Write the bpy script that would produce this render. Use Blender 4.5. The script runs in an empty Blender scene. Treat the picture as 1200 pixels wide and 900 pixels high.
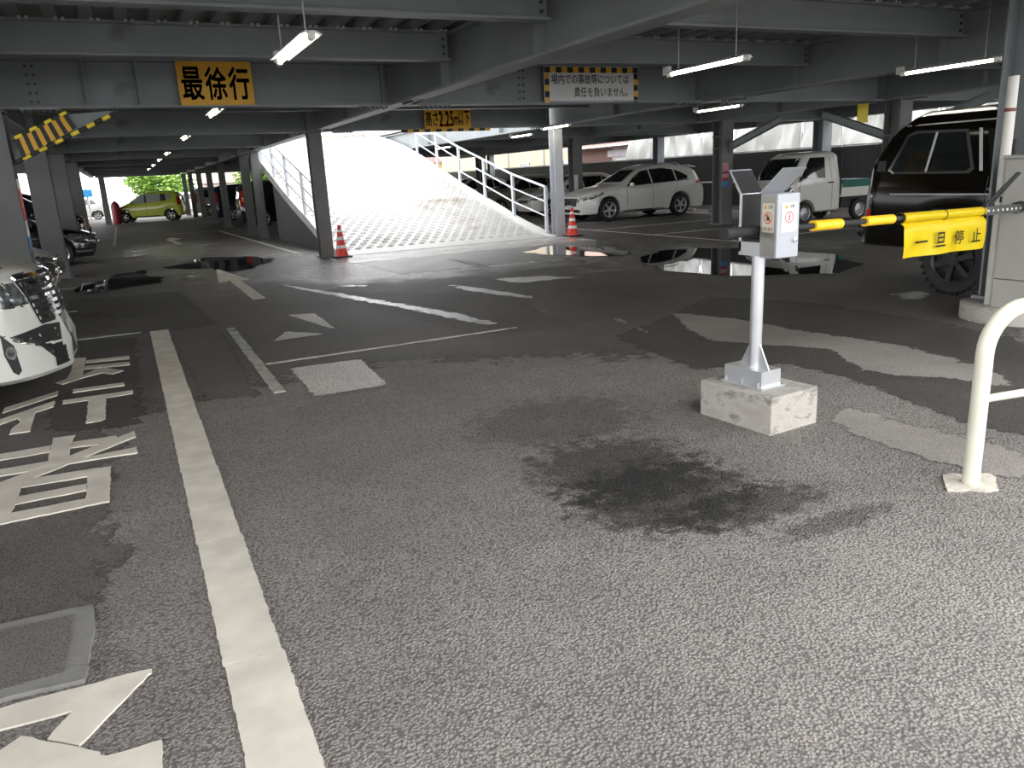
import bpy, bmesh, math, random
from mathutils import Vector, Matrix
from mathutils.bvhtree import BVHTree
random.seed(7)
sc = bpy.context.scene
COL = sc.collection
PI = math.pi

# ------------------------------------------------------------------ camera
# solved from the vanishing points of the aisle and of the cross beams (image 1200x900)
FPX = 914.0
CAMH = 1.57
def _axes(vp1, vp2):
    y = Vector((vp1[0]-600, 450-vp1[1], -FPX)).normalized()
    x = Vector((vp2[0]-600, 450-vp2[1], -FPX))
    x = (x - y*x.dot(y)).normalized()
    return Matrix((x, y, x.cross(y)))
ROT = _axes((140, 228), (2584, 102))
cam_d = bpy.data.cameras.new('camera')
cam_d.sensor_width = 36.0
cam_d.lens = FPX/1200*36
cam_d.clip_end = 500
cam = bpy.data.objects.new('camera', cam_d)
COL.objects.link(cam)
cam.matrix_world = Matrix.Translation((0, 0, CAMH)) @ ROT.to_4x4()
sc.camera = cam

# ------------------------------------------------------------------ sky, exposure
w = bpy.data.worlds.new('overcast_sky')
sc.world = w
w.use_nodes = True
bg = w.node_tree.nodes['Background']
bg.inputs[0].default_value = (0.97, 0.985, 1.0, 1)
bg.inputs[1].default_value = 2.0
sc.view_settings.view_transform = 'Standard'
sc.view_settings.look = 'None'
sc.view_settings.gamma = 1
sc.view_settings.use_curve_mapping = False
sc.view_settings.exposure = 1.42

def gp(px, py, z=0.0):
    """survey helper: where a sight line meets the level z"""
    d = ROT @ Vector((px-600, 450-py, -FPX))
    t = (z-CAMH)/d.z
    return Vector((d.x*t, d.y*t, z))

# ------------------------------------------------------------------ materials
def _n(nt, typ, **kw):
    nd = nt.nodes.new(typ)
    for k, v in kw.items():
        setattr(nd, k, v)
    return nd
def mat(name, col, rough=0.6, metal=0.0, var=0.12, vscale=3.0, bump=0.0, bscale=60.0, spec=None, emit=None, coat=0.0, rvar=0.0, stretch=None, dirt=None):
    m = bpy.data.materials.new(name)
    m.use_nodes = True
    nt = m.node_tree
    b = nt.nodes['Principled BSDF']
    L = nt.links.new
    b.inputs['Metallic'].default_value = metal
    b.inputs['Roughness'].default_value = rough
    if spec is not None: b.inputs['Specular IOR Level'].default_value = spec
    if coat: b.inputs['Coat Weight'].default_value = coat; b.inputs['Coat Roughness'].default_value = 0.03
    tc = _n(nt, 'ShaderNodeTexCoord')
    src = tc.outputs['Object']
    if stretch:
        mp = _n(nt, 'ShaderNodeMapping'); mp.inputs['Scale'].default_value = stretch
        L(src, mp.inputs['Vector']); src = mp.outputs[0]
    nz = _n(nt, 'ShaderNodeTexNoise'); nz.inputs['Scale'].default_value = vscale; nz.inputs['Detail'].default_value = 6
    L(src, nz.inputs['Vector'])
    cr = _n(nt, 'ShaderNodeValToRGB')
    e = cr.color_ramp.elements
    c = Vector(col)
    e[0].position = 0.3; e[1].position = 0.72
    e[0].color = (*(c*(1-var)), 1); e[1].color = (*[min(1, v) for v in c*(1+var)], 1)
    L(nz.outputs['Fac'], cr.inputs['Fac'])
    out = cr.outputs['Color']
    if dirt:
        n2 = _n(nt, 'ShaderNodeTexNoise'); n2.inputs['Scale'].default_value = dirt[1]; n2.inputs['Detail'].default_value = 8; n2.inputs['Roughness'].default_value = .65
        L(src, n2.inputs['Vector'])
        r2 = _n(nt, 'ShaderNodeMapRange'); r2.inputs[1].default_value = dirt[2]; r2.inputs[2].default_value = dirt[2]+.12
        L(n2.outputs['Fac'], r2.inputs[0])
        mx = _n(nt, 'ShaderNodeMix', data_type='RGBA'); mx.inputs[7].default_value = (*dirt[0], 1)
        L(r2.outputs[0], mx.inputs[0]); L(out, mx.inputs[6]); out = mx.outputs[2]
    L(out, b.inputs['Base Color'])
    if rvar:
        mr = _n(nt, 'ShaderNodeMapRange'); mr.inputs[3].default_value = max(0, rough-rvar); mr.inputs[4].default_value = rough+rvar
        L(nz.outputs['Fac'], mr.inputs[0]); L(mr.outputs[0], b.inputs['Roughness'])
    if bump:
        n3 = _n(nt, 'ShaderNodeTexNoise'); n3.inputs['Scale'].default_value = bscale; n3.inputs['Detail'].default_value = 4
        L(src, n3.inputs['Vector'])
        bp = _n(nt, 'ShaderNodeBump'); bp.inputs['Strength'].default_value = bump; bp.inputs['Distance'].default_value = 0.01
        L(n3.outputs['Fac'], bp.inputs['Height']); L(bp.outputs[0], b.inputs['Normal'])
    if emit:
        b.inputs['Emission Color'].default_value = (*emit[0], 1); b.inputs['Emission Strength'].default_value = emit[1]
    return m

def asphalt(name, dark, light, rough, wet=0.0, gscale=95.0, bump=0.8, stains=(), wetspots=(), macro=.25, tint=(1.04, .955, .885), soft=False, snoise=5.0):
    """stone-chip asphalt: speckle, relief, stains with a shape of their own, damp (smoother) areas"""
    m = bpy.data.materials.new(name); m.use_nodes = True
    nt = m.node_tree; b = nt.nodes['Principled BSDF']; L = nt.links.new
    tc = _n(nt, 'ShaderNodeTexCoord'); P = tc.outputs['Object']
    def noise(s, d=3, r=.5):
        n = _n(nt, 'ShaderNodeTexNoise'); n.inputs['Scale'].default_value = s; n.inputs['Detail'].default_value = d; n.inputs['Roughness'].default_value = r
        L(P, n.inputs['Vector']); return n.outputs['Fac']
    def math2(op, a, c):
        n = _n(nt, 'ShaderNodeMath', operation=op)
        for i, v in enumerate((a, c)):
            if isinstance(v, (int, float)): n.inputs[i].default_value = v
            else: L(v, n.inputs[i])
        return n.outputs[0]
    def rng(a, lo, hi, t0=0., t1=1.):
        n = _n(nt, 'ShaderNodeMapRange')
        for i, v in zip((1, 2, 3, 4), (lo, hi, t0, t1)): n.inputs[i].default_value = v
        L(a, n.inputs[0]); return n.outputs[0]
    vo = _n(nt, 'ShaderNodeTexVoronoi'); vo.inputs['Scale'].default_value = gscale; L(P, vo.inputs['Vector'])
    fine = noise(gscale*1.3, 2)
    big = noise(.45, 6, .6)
    mid = noise(2.3, 8, .7)
    cr = _n(nt, 'ShaderNodeValToRGB'); e = cr.color_ramp.elements
    e[0].position = .3; e[1].position = .72
    e[0].color = (*[dark*t for t in tint], 1); e[1].color = (*[light*t for t in tint], 1)
    grain = math2('ADD', math2('MULTIPLY', rng(vo.outputs['Distance'], 0, .9, 1, 0), .45), math2('MULTIPLY', fine, .55))
    L(grain, cr.inputs['Fac'])
    g = math2('MULTIPLY', rng(big, .3, .7, 1-macro, 1+macro), rng(mid, .25, .75, .84, 1.16))
    for (cx, cy, rx, ry, amt) in stains:
        mp = _n(nt, 'ShaderNodeMapping', vector_type='POINT'); mp.inputs['Location'].default_value = (-cx/rx, -cy/ry, 0); mp.inputs['Scale'].default_value = (1/rx, 1/ry, 0)
        L(P, mp.inputs['Vector'])
        ln = _n(nt, 'ShaderNodeVectorMath', operation='LENGTH'); L(mp.outputs[0], ln.inputs[0])
        d = math2('ADD', ln.outputs['Value'], math2('MULTIPLY', math2('SUBTRACT', noise(9, 8, .75), .5), 2.6))
        g = math2('MULTIPLY', g, rng(d, .75, 1.15, amt, 1))
    mx = _n(nt, 'ShaderNodeMix', data_type='RGBA', blend_type='MULTIPLY'); mx.inputs[0].default_value = 1
    cb = _n(nt, 'ShaderNodeCombineColor')
    for i in range(3): L(g, cb.inputs[i])
    L(cr.outputs[0], mx.inputs[6]); L(cb.outputs[0], mx.inputs[7]); L(mx.outputs[2], b.inputs['Base Color'])
    rgh = rng(mid, .3, .7, rough-.06, rough+.06)
    for (cx, cy, rx, ry, rw) in wetspots:
        mp = _n(nt, 'ShaderNodeMapping'); mp.inputs['Location'].default_value = (-cx/rx, -cy/ry, 0); mp.inputs['Scale'].default_value = (1/rx, 1/ry, 0)
        L(P, mp.inputs['Vector'])
        ln = _n(nt, 'ShaderNodeVectorMath', operation='LENGTH'); L(mp.outputs[0], ln.inputs[0])
        d = math2('ADD', ln.outputs['Value'], math2('MULTIPLY', math2('SUBTRACT', noise(1.1, 7, .7), .5), 1.8))
        k = rng(d, .6, 1.2, 0, 1)
        rgh = math2('ADD', math2('MULTIPLY', rgh, k), math2('MULTIPLY', math2('SUBTRACT', 1, k), rw))
    L(rgh, b.inputs['Roughness'])
    b.inputs['Specular IOR Level'].default_value = .35
    bp = _n(nt, 'ShaderNodeBump'); bp.inputs['Strength'].default_value = bump; bp.inputs['Distance'].default_value = .006
    hgt = math2('ADD', rng(vo.outputs['Distance'], 0, .8, 1, 0), math2('MULTIPLY', fine, .8))
    L(hgt, bp.inputs['Height']); L(bp.outputs[0], b.inputs['Normal'])
    if soft:
        at = _n(nt, 'ShaderNodeAttribute', attribute_name='fade')
        f_ = math2('ADD', at.outputs['Fac'], math2('MULTIPLY', math2('SUBTRACT', noise(snoise, 8, .75), .5), 1.5))
        fac = rng(f_, .40, .48)
        tr = _n(nt, 'ShaderNodeBsdfTransparent'); ms = _n(nt, 'ShaderNodeMixShader')
        L(fac, ms.inputs[0]); L(tr.outputs[0], ms.inputs[1]); L(b.outputs[0], ms.inputs[2])
        L(ms.outputs[0], nt.nodes['Material Output'].inputs['Surface'])
    return m

STEEL = mat('grey_painted_steel', (.235, .255, .265), .5, 0, .14, 1.2, .05, 30, dirt=((.13, .14, .145), 1.1, .62))
STEEL_C = mat('grey_painted_column_steel', (.15, .155, .15), .55, 0, .12, 2, .06, 40, dirt=((.1, .1, .095), 2.3, .66))
DECK = mat('galvanised_deck', (.26, .27, .28), .5, .2, .18, 1.5)
BOLT = mat('dark_bolt_steel', (.07, .075, .08), .5, .3)
WHITE_PAINT = mat('worn_road_paint', (.61, .565, .49), .75, 0, .16, 5, .08, 140, dirt=((.28, .27, .25), 6, .66))
LINE_PAINT = mat('worn_thin_line_paint', (.42, .41, .37), .75, 0, .3, 9, .25, 90, dirt=((.13, .13, .12), 7, .55))
CONC = mat('weathered_concrete', (.40, .375, .335), .9, 0, .16, 6, .35, 45, dirt=((.2, .19, .175), 6, .52), stretch=(1, 1, 2.2))
CONC_PAD = mat('smooth_grey_concrete_pad', (.2, .195, .185), .5, 0, .12, 2, .1, 70, rvar=.12)
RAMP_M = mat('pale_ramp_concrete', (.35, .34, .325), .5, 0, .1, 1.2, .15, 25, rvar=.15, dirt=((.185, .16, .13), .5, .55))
YELLOW = mat('yellow_sign_paint', (.80, .42, .02), .45, 0, .06, 4)
YELLOW2 = mat('bright_yellow_vinyl', (.92, .72, .01), .4, 0, .04, 4)
PAD_Y = mat('golden_yellow_foam', (.92, .52, .01), .5, 0, .05, 5)
BLACK = mat('black_paint', (.012, .012, .013), .5, 0, .1)
RUBBER = mat('black_rubber', (.018, .018, .019), .75, 0, .2, 20, .2, 40)
WHITE = mat('white_enamel', (.72, .72, .70), .4, 0, .05)
RED = mat('red_plastic', (.75, .03, .015), .4, 0, .06)
REDTXT = mat('red_sign_lettering', (.55, .05, .02), .5)
BLUE = mat('blue_sign_paint', (.06, .22, .5), .5)
RAIL_M = mat('pale_grey_rail_paint', (.55, .57, .62), .4, 0, .05)
CREAM = mat('cream_powder_coat', (.62, .60, .50), .35, 0, .06, 4, dirt=((.35, .3, .2), 9, .74))
ALU = mat('brushed_aluminium', (.62, .63, .65), .36, .75, .05, 6)
ALU_W = mat('light_grey_aluminium_face', (.36, .375, .40), .42, .2, .04, 6)
GALV = mat('galvanised_steel', (.42, .43, .45), .45, .6, .12, 10)
HOUSING = mat('warm_grey_cabinet_paint', (.36, .35, .32), .45, 0, .05)
CHROME = mat('chrome', (.75, .76, .78), .08, 1, .02)
GLASS = mat('dark_car_glass', (.012, .015, .015), .04, 0, .1, spec=.8)
GLASS_L = mat('pale_car_glass', (.30, .33, .33), .06, 0, .1, spec=.7)
PLASTIC = mat('black_trim_plastic', (.02, .02, .021), .5, 0, .15, 20)
LAMP_GL = mat('clear_lamp_lens', (.17, .18, .19), .08, .5, .8, 22)
TAIL = mat('red_tail_lens', (.45, .02, .02), .1, 0, .1, 12)
PLATE = mat('blank_plate', (.6, .6, .58), .5)
AMBER = mat('amber_lens', (.7, .28, .03), .2)
WATER = mat('still_water_film', (.008, .009, .01), .02, 0, .1, 2, .015, 3, spec=.6)
PVC = mat('off_white_pvc', (.62, .61, .55), .4, 0, .08, 5)
TUBE = mat('lit_fluorescent_tube', (1, 1, .95), .5, emit=((1.0, .93, .72), 9.0))
def paint(name, col, rough=.28, metal=0.0, coat=.6, spec=None):
    return mat(name, col, rough, metal, .03, 2, coat=coat, spec=spec)

# ------------------------------------------------------------------ mesh helpers
def link(o, parent=None):
    COL.objects.link(o)
    if parent: o.parent = parent
    return o
def obj(name, bm, m, parent=None, smooth=None, kind=None):
    me = bpy.data.meshes.new(name)
    bmesh.ops.recalc_face_normals(bm, faces=bm.faces[:]) if smooth != 'raw' else None
    bm.to_mesh(me); bm.free()
    if m: me.materials.append(m)
    if smooth and smooth != 'raw':
        for p in me.polygons: p.use_smooth = True
        me.set_sharp_from_angle(angle=math.radians(smooth if smooth is not True else 40))
    o = link(bpy.data.objects.new(name, me), parent)
    if kind: o['kind'] = kind
    return o
def tag(o, label, cat, group=None):
    o['label'] = label; o['category'] = cat
    if group: o['group'] = group
    return o
def thing(name, label, cat, loc=(0, 0, 0), rz=0, group=None):
    o = bpy.data.objects.new(name, None); COL.objects.link(o)
    o.empty_display_size = .2
    o.location = loc; o.rotation_euler = (0, 0, rz)
    return tag(o, label, cat, group)
def dup(root, loc, rz=None, label=None, group=None):
    def cp(o, par):
        c = o.copy(); COL.objects.link(c); c.parent = par
        for ch in o.children: cp(ch, c)
        return c
    kids = list(root.children)
    r = root.copy(); COL.objects.link(r); r.location = loc
    if rz is not None: r.rotation_euler = (0, 0, rz)
    if label: r['label'] = label
    if group: r['group'] = group
    for ch in kids: cp(ch, r)
    return r
def NB(): return bmesh.new()
def box(bm, c, s, rot=None):
    mtx = Matrix.Translation(c) @ (rot.to_4x4() if rot else Matrix.Identity(4)) @ Matrix.Diagonal((*s, 1))
    return bmesh.ops.create_cube(bm, size=1, matrix=mtx)['verts']
def bbox(bm, x0, x1, y0, y1, z0, z1):
    return box(bm, ((x0+x1)/2, (y0+y1)/2, (z0+z1)/2), (abs(x1-x0), abs(y1-y0), abs(z1-z0)))
def bevel(bm, w, seg=2):
    bmesh.ops.bevel(bm, geom=bm.edges[:], offset=w, segments=seg, affect='EDGES', profile=.6)
def cyl(bm, p0, p1, r, seg=16, r2=None, cap=True):
    p0, p1 = Vector(p0), Vector(p1); d = p1-p0
    q = d.to_track_quat('Z', 'Y').to_matrix().to_4x4()
    bmesh.ops.create_cone(bm, cap_ends=cap, segments=seg, radius1=r, radius2=r if r2 is None else r2, depth=d.length, matrix=Matrix.Translation((p0+p1)/2) @ q)
def tube(bm, pts, r, seg=12, cap=True):
    pts = [Vector(p) for p in pts]; rings = []
    up = None
    for i, p in enumerate(pts):
        t = (pts[min(i+1, len(pts)-1)]-pts[max(i-1, 0)]).normalized()
        if up is None:
            up = t.orthogonal().normalized()
        up = (up - t*up.dot(t)).normalized(); sd = t.cross(up)
        rr = r[i] if isinstance(r, (list, tuple)) else r
        rings.append([bm.verts.new(p + (up*math.cos(a)+sd*math.sin(a))*rr) for a in [2*PI*k/seg for k in range(seg)]])
    for a, b in zip(rings, rings[1:]):
        for k in range(seg): bm.faces.new((a[k], a[(k+1) % seg], b[(k+1) % seg], b[k]))
    if cap:
        bm.faces.new(rings[0][::-1]); bm.faces.new(rings[-1])
def lathe(bm, prof, axis_o, axis='Y', seg=28):
    """prof: [(offset along axis, radius)] around axis through axis_o"""
    o = Vector(axis_o); rings = []
    ax = {'X': Vector((1, 0, 0)), 'Y': Vector((0, 1, 0)), 'Z': Vector((0, 0, 1))}[axis]
    u = {'X': Vector((0, 1, 0)), 'Y': Vector((0, 0, 1)), 'Z': Vector((1, 0, 0))}[axis]; v = ax.cross(u)
    for a, r in prof:
        if r < 1e-5: rings.append([bm.verts.new(o+ax*a)])
        else: rings.append([bm.verts.new(o+ax*a+(u*math.cos(t)+v*math.sin(t))*r) for t in [2*PI*k/seg for k in range(seg)]])
    for a, b in zip(rings, rings[1:]):
        for k in range(seg):
            f = [a[k % len(a)], a[(k+1) % len(a)], b[(k+1) % len(b)], b[k % len(b)]]
            f = list(dict.fromkeys(f))
            if len(f) > 2:
                try: bm.faces.new(f)
                except ValueError: pass
def prism(bm, poly, d, base=0.0, plane='XY'):
    """extrude a 2D polygon by d"""
    def P(u, v, t):
        return {'XY': (u, v, t), 'XZ': (u, t, v), 'YZ': (t, u, v)}[plane]
    a = [bm.verts.new(P(u, v, base)) for u, v in poly]
    b = [bm.verts.new(P(u, v, base+d)) for u, v in poly]
    n = len(poly)
    f0 = bm.faces.new(a); f1 = bm.faces.new(b)
    for i in range(n): bm.faces.new((a[i], a[(i+1) % n], b[(i+1) % n], b[i]))
    f0.normal_update(); f1.normal_update()
    bmesh.ops.triangulate(bm, faces=[f0, f1], ngon_method='EAR_CLIP')
_txt = {}
def text_mesh(s, bold=0.0, extrude=0.0):
    c = bpy.data.curves.new('lettering', 'FONT'); c.body = s; c.align_x = 'CENTER'; c.align_y = 'CENTER'
    c.offset = bold; c.extrude = extrude; c.resolution_u = 4
    o = bpy.data.objects.new('lettering', c); COL.objects.link(o)
    bpy.context.view_layer.update()
    dg = bpy.context.evaluated_depsgraph_get()
    me = bpy.data.meshes.new_from_object(o.evaluated_get(dg))
    bpy.data.objects.remove(o); bpy.data.curves.remove(c)
    return me
def lettering(s, m, parent, center, right, up, width=None, height=None, bold=0.0, name='lettering'):
    """flat print: text mesh laid on a sign face, fitted to width x height"""
    me = text_mesh(s)
    if bold:
        bm = NB(); bm.from_mesh(me); base = bm.faces[:]; n8 = 10
        for k in range(n8):
            r_ = bmesh.ops.duplicate(bm, geom=base)
            dx, dy = bold*math.cos(2*PI*k/n8), bold*math.sin(2*PI*k/n8)
            for v in r_['geom']:
                if isinstance(v, bmesh.types.BMVert): v.co.x += dx; v.co.y += dy
        bm.to_mesh(me); bm.free()
    xs = [v.co.x for v in me.vertices]; ys = [v.co.y for v in me.vertices]
    cx, cy = (min(xs)+max(xs))/2, (min(ys)+max(ys))/2
    ww, hh = max(xs)-min(xs), max(ys)-min(ys)
    sx = width/ww if width else height/hh
    sy = height/hh if height else sx
    right, up, center = Vector(right), Vector(up), Vector(center)
    for v in me.vertices:
        v.co = center + right*((v.co.x-cx)*sx) + up*((v.co.y-cy)*sy)
    me.materials.clear(); me.materials.append(m)
    return link(bpy.data.objects.new(name, me), parent)
def wob(poly, amp=.006, step=.05, seed=1):
    """ragged outline"""
    r = random.Random(seed); out = []
    n = len(poly)
    for i in range(n):
        a = Vector(poly[i][:2]); b = Vector(poly[(i+1) % n][:2])
        k = max(1, min(60, int((b-a).length/step)))
        for j in range(k):
            p = a.lerp(b, j/k)
            if j: p += Vector((r.uniform(-amp, amp), r.uniform(-amp, amp)))
            out.append((p.x, p.y))
    return out
# ------------------------------------------------------------------ floor
FLOOR_M = asphalt('worn_asphalt', .10, .32, .66, gscale=85, bump=1.0, macro=.18,
    stains=[(2.33, 4.3, .62, .5, .62), (2.2, 3.35, .5, .5, .36), (2.2, 2.95, .5, .42, .3), (2.4, 2.62, .45, .2, .38), (2.62, 2.28, .36, .08, .5)],
    wetspots=[(6.2, 14.2, 4.5, 2.2, .2), (2.6, 17.0, 2.2, 3.0, .22), (9.5, 11.5, 3.0, 1.6, .2), (1.2, 24, 1.5, 4.0, .25)])
ASPH_DARK = asphalt('dark_newer_asphalt', .035, .11, .6, gscale=95, bump=.8, soft=True)
INNER = asphalt('damp_asphalt_with_painted_shade', .06, .17, .58, gscale=95, bump=.8, soft=True, snoise=2.5, macro=.3,
    wetspots=[(6.2, 14.2, 4.5, 2.2, .2), (2.6, 17.0, 2.2, 3.0, .22), (9.5, 11.5, 3.0, 1.6, .2), (1.2, 24, 1.5, 4.0, .25)])
ASPH_MID = asphalt('mid_grey_asphalt_patch', .055, .17, .62, gscale=110, bump=.5, soft=True)
ASPH_LID = asphalt('drain_lid_asphalt', .08, .22, .62, gscale=120, bump=.35)
ASPH_LIGHT = asphalt('pale_worn_asphalt', .16, .36, .6, gscale=110, bump=.4, soft=True)
WET_TRACK = asphalt('rain_wet_tyre_track', .13, .34, .13, gscale=55, bump=.4, soft=True, snoise=6)
PALE_PATCH = asphalt('pale_scraped_asphalt', .18, .75, .34, gscale=75, bump=.8, soft=True, snoise=8)
bm = NB()
for x0, x1 in ((-90, 130),):
    bbox(bm, x0, x1, -40, 160, -.3, 0)
floor = obj('floor', bm, FLOOR_M); floor['kind'] = 'structure'

_zl = [0.0]
def soft_poly(name, pts, m, z, width):
    P = [Vector(tuple(p)[:2]) for p in pts]; n = len(P)
    bm = NB(); f = bm.faces.new([bm.verts.new((p.x, p.y, z)) for p in P]); f.normal_update()
    bmesh.ops.triangulate(bm, faces=[f], ngon_method='EAR_CLIP')
    for _ in range(6):
        ed = [e for e in bm.edges if e.calc_length() > max(.1, width*.6)]
        if not ed or len(bm.faces) > 6000: break
        bmesh.ops.subdivide_edges(bm, edges=ed, cuts=1)
        bmesh.ops.triangulate(bm, faces=[f for f in bm.faces if len(f.verts) > 3])
    def dist(v):
        best = 9
        for i in range(n):
            a, b = P[i], P[(i+1) % n]; d = b-a; t = max(0, min(1, (v-a).dot(d)/max(1e-9, d.length_squared)))
            best = min(best, (v-a-d*t).length)
        return best
    lay = bm.verts.layers.float.new('fade')
    for v in bm.verts: v[lay] = min(1.0, dist(v.co.xy)/width)
    return obj(name, bm, m, floor)
def ground_poly(name, pts, m, z=.004, amp=.006, step=.06, sub=None):
    if m in (ASPH_DARK, ASPH_MID, ASPH_LIGHT, WET_TRACK, PALE_PATCH):
        return soft_poly(name, pts, m, z, {ASPH_DARK: .3, ASPH_MID: .22, ASPH_LIGHT: .25, WET_TRACK: .3, PALE_PATCH: .06}[m])
    bm = NB(); prism(bm, wob([tuple(p)[:2] for p in pts], amp, step, len(pts)+int(abs(pts[0][0]*97))), z+.01, -.01)
    return obj(name, bm, m, floor)
def G(pts, s=1.0, ox=0, oy=0):
    return [gp(ox+x/s, oy+y/s) for x, y in pts]

# asphalt patches (lowest layer)
soft_poly('inner_asphalt', [(-6.5, 5.2), (.1, 5.6), (1.6, 6.0), (3.0, 5.2), (4.2, 4.4), (6.5, 3.4), (18.6, 3.4), (18.6, 52), (-6.5, 52)], INNER, .0012, 1.6)  # newer damp asphalt; some of the interior shade is in its dark colour too
soft_poly('inner_asphalt', [(-6.5, 2.2), (-.2, 2.4), (.05, 3.2), (.05, 7.5), (-6.5, 7.5)], INNER, .0014, .8)  # darker asphalt left of the stripe, part of the tone being painted shade
ground_poly('asphalt_patch', G([(825, 345), (950, 352), (1090, 372), (1200, 395), (1300, 425), (1300, 545), (1200, 520), (1120, 503), (1040, 470), (960, 440), (905, 430), (820, 440), (760, 420), (700, 395), (760, 375)]), ASPH_DARK, .002, .03, .2)
ground_poly('asphalt_patch', G([(770, 362), (870, 372), (960, 388), (1080, 405), (1200, 440), (1200, 462), (1110, 448), (1000, 440), (960, 412), (900, 408), (820, 402), (790, 385)]), ASPH_LIGHT, .004, .03, .2)
ground_poly('asphalt_patch', G([(955, 463), (1020, 478), (1100, 500), (1200, 523), (1290, 560), (1200, 575), (1100, 552), (1000, 520), (955, 500)]), ASPH_LIGHT, .004, .02, .2)
ground_poly('asphalt_patch', G([(640, 322), (720, 330), (830, 335), (880, 345), (760, 352), (650, 340)]), ASPH_MID, .002, .03, .2)
ground_poly('asphalt_patch', G([(185, 394), (270, 387), (320, 466), (228, 474)]), ASPH_MID, .003, .01, .2)
ground_poly('asphalt_patch', G([(70, 352), (160, 345), (215, 340), (270, 380), (200, 390), (60, 397)]), ASPH_DARK, .002, .03, .2)
ground_poly('asphalt_patch', G([(75, 398), (172, 393), (182, 450), (190, 500), (40, 515), (30, 470), (80, 455)]), ASPH_DARK, .002, .02, .2)
ground_poly('asphalt_patch', G([(385, 340), (600, 345), (690, 385), (560, 395), (430, 362)]), ASPH_MID, .002, .05, .2)
ground_poly('scraped_patch', G([(335, 432), (425, 420), (460, 452), (365, 467)]), PALE_PATCH, .005, .012, .05)
ground_poly('scraped_patch', G([(332, 369), (371, 367), (400, 388), (383, 385)]), PALE_PATCH, .005, .02, .06)
ground_poly('scraped_patch', G([(314, 402), (333, 388), (390, 391)]), PALE_PATCH, .005, .02, .06)
# wet tyre tracks glistening toward the ramp
ground_poly('wet_tyre_track', G([(300, 328), (350, 334), (420, 345), (480, 355), (560, 368), (608, 382), (560, 384), (470, 365), (400, 352), (330, 338)]), WET_TRACK, .006, .05, .1)
ground_poly('wet_tyre_track', G([(500, 330), (560, 335), (640, 347), (620, 353), (540, 343)]), WET_TRACK, .006, .05, .1)
ground_poly('wet_tyre_track', G([(385, 334), (440, 333), (436, 337), (390, 338)]), WET_TRACK, .006, .02, .1)
ground_poly('wet_tyre_track', G([(560, 327), (640, 322), (700, 325), (600, 334)]), WET_TRACK, .006, .04, .1)
ground_poly('wet_tyre_track', G([(700, 372), (728, 369), (785, 396), (760, 398)]), ASPH_LIGHT, .006, .02, .06)
# concrete apron in front of the ramp
ground_poly('concrete_apron', [(4.1, 15.6), (4.15, 13.0), (8.2, 12.95), (9.7, 15.6)], CONC_PAD, .004, .02, .3)
ground_poly('concrete_apron_slab', [(4.0, 17.4), (4.0, 15.62), (9.75, 15.62), (9.8, 17.4)], mat('damp_ramp_foot_concrete', (.36, .35, .33), .22, 0, .12, 1.5, .08, 40, rvar=.12), .006, .01, .3)

# painted lines
def line(p0, p1, wd, m=LINE_PAINT, name='painted_line', z=.007, amp=.006):
    p0, p1 = Vector(p0[:2]), Vector(p1[:2]); d = (p1-p0).normalized(); n = Vector((-d.y, d.x))*wd/2
    return ground_poly(name, [p0+n, p1+n, p1-n, p0-n], m, z, amp, .08)
for k in range(9):                                       # the wide stripe is laid in tape lengths
    y0 = 9.96-k*1.06; y1 = max(y0-1.055, .7)
    ground_poly('stripe_segment', [(.07, y0), (.265, y0), (.26, y1), (.065, y1)], WHITE_PAINT, .008, .0032, .025)
line((-5.5, 10.02), (-.03, 10.0), .06)
line(gp(312, 427), gp(605, 384), .05)
line(gp(270, 385), gp(328, 460), .09)
line((3.6, 19.0), (3.3, 33), .1); line((3.3, 33.2), (-.6, 33.2), .1); line((-.4, 28), (-.4, 45), .08)
for y in (12.9, 15.6, 18.4, 21.2): line((11.4, y), (17.5, y), .07, LINE_PAINT)
for y in (12.6, 15.9, 21.3, 24.0): line((-5.8, y), (-.8, y), .06, LINE_PAINT)
line((11.3, 12.2), (11.4, 26), .07)

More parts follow.
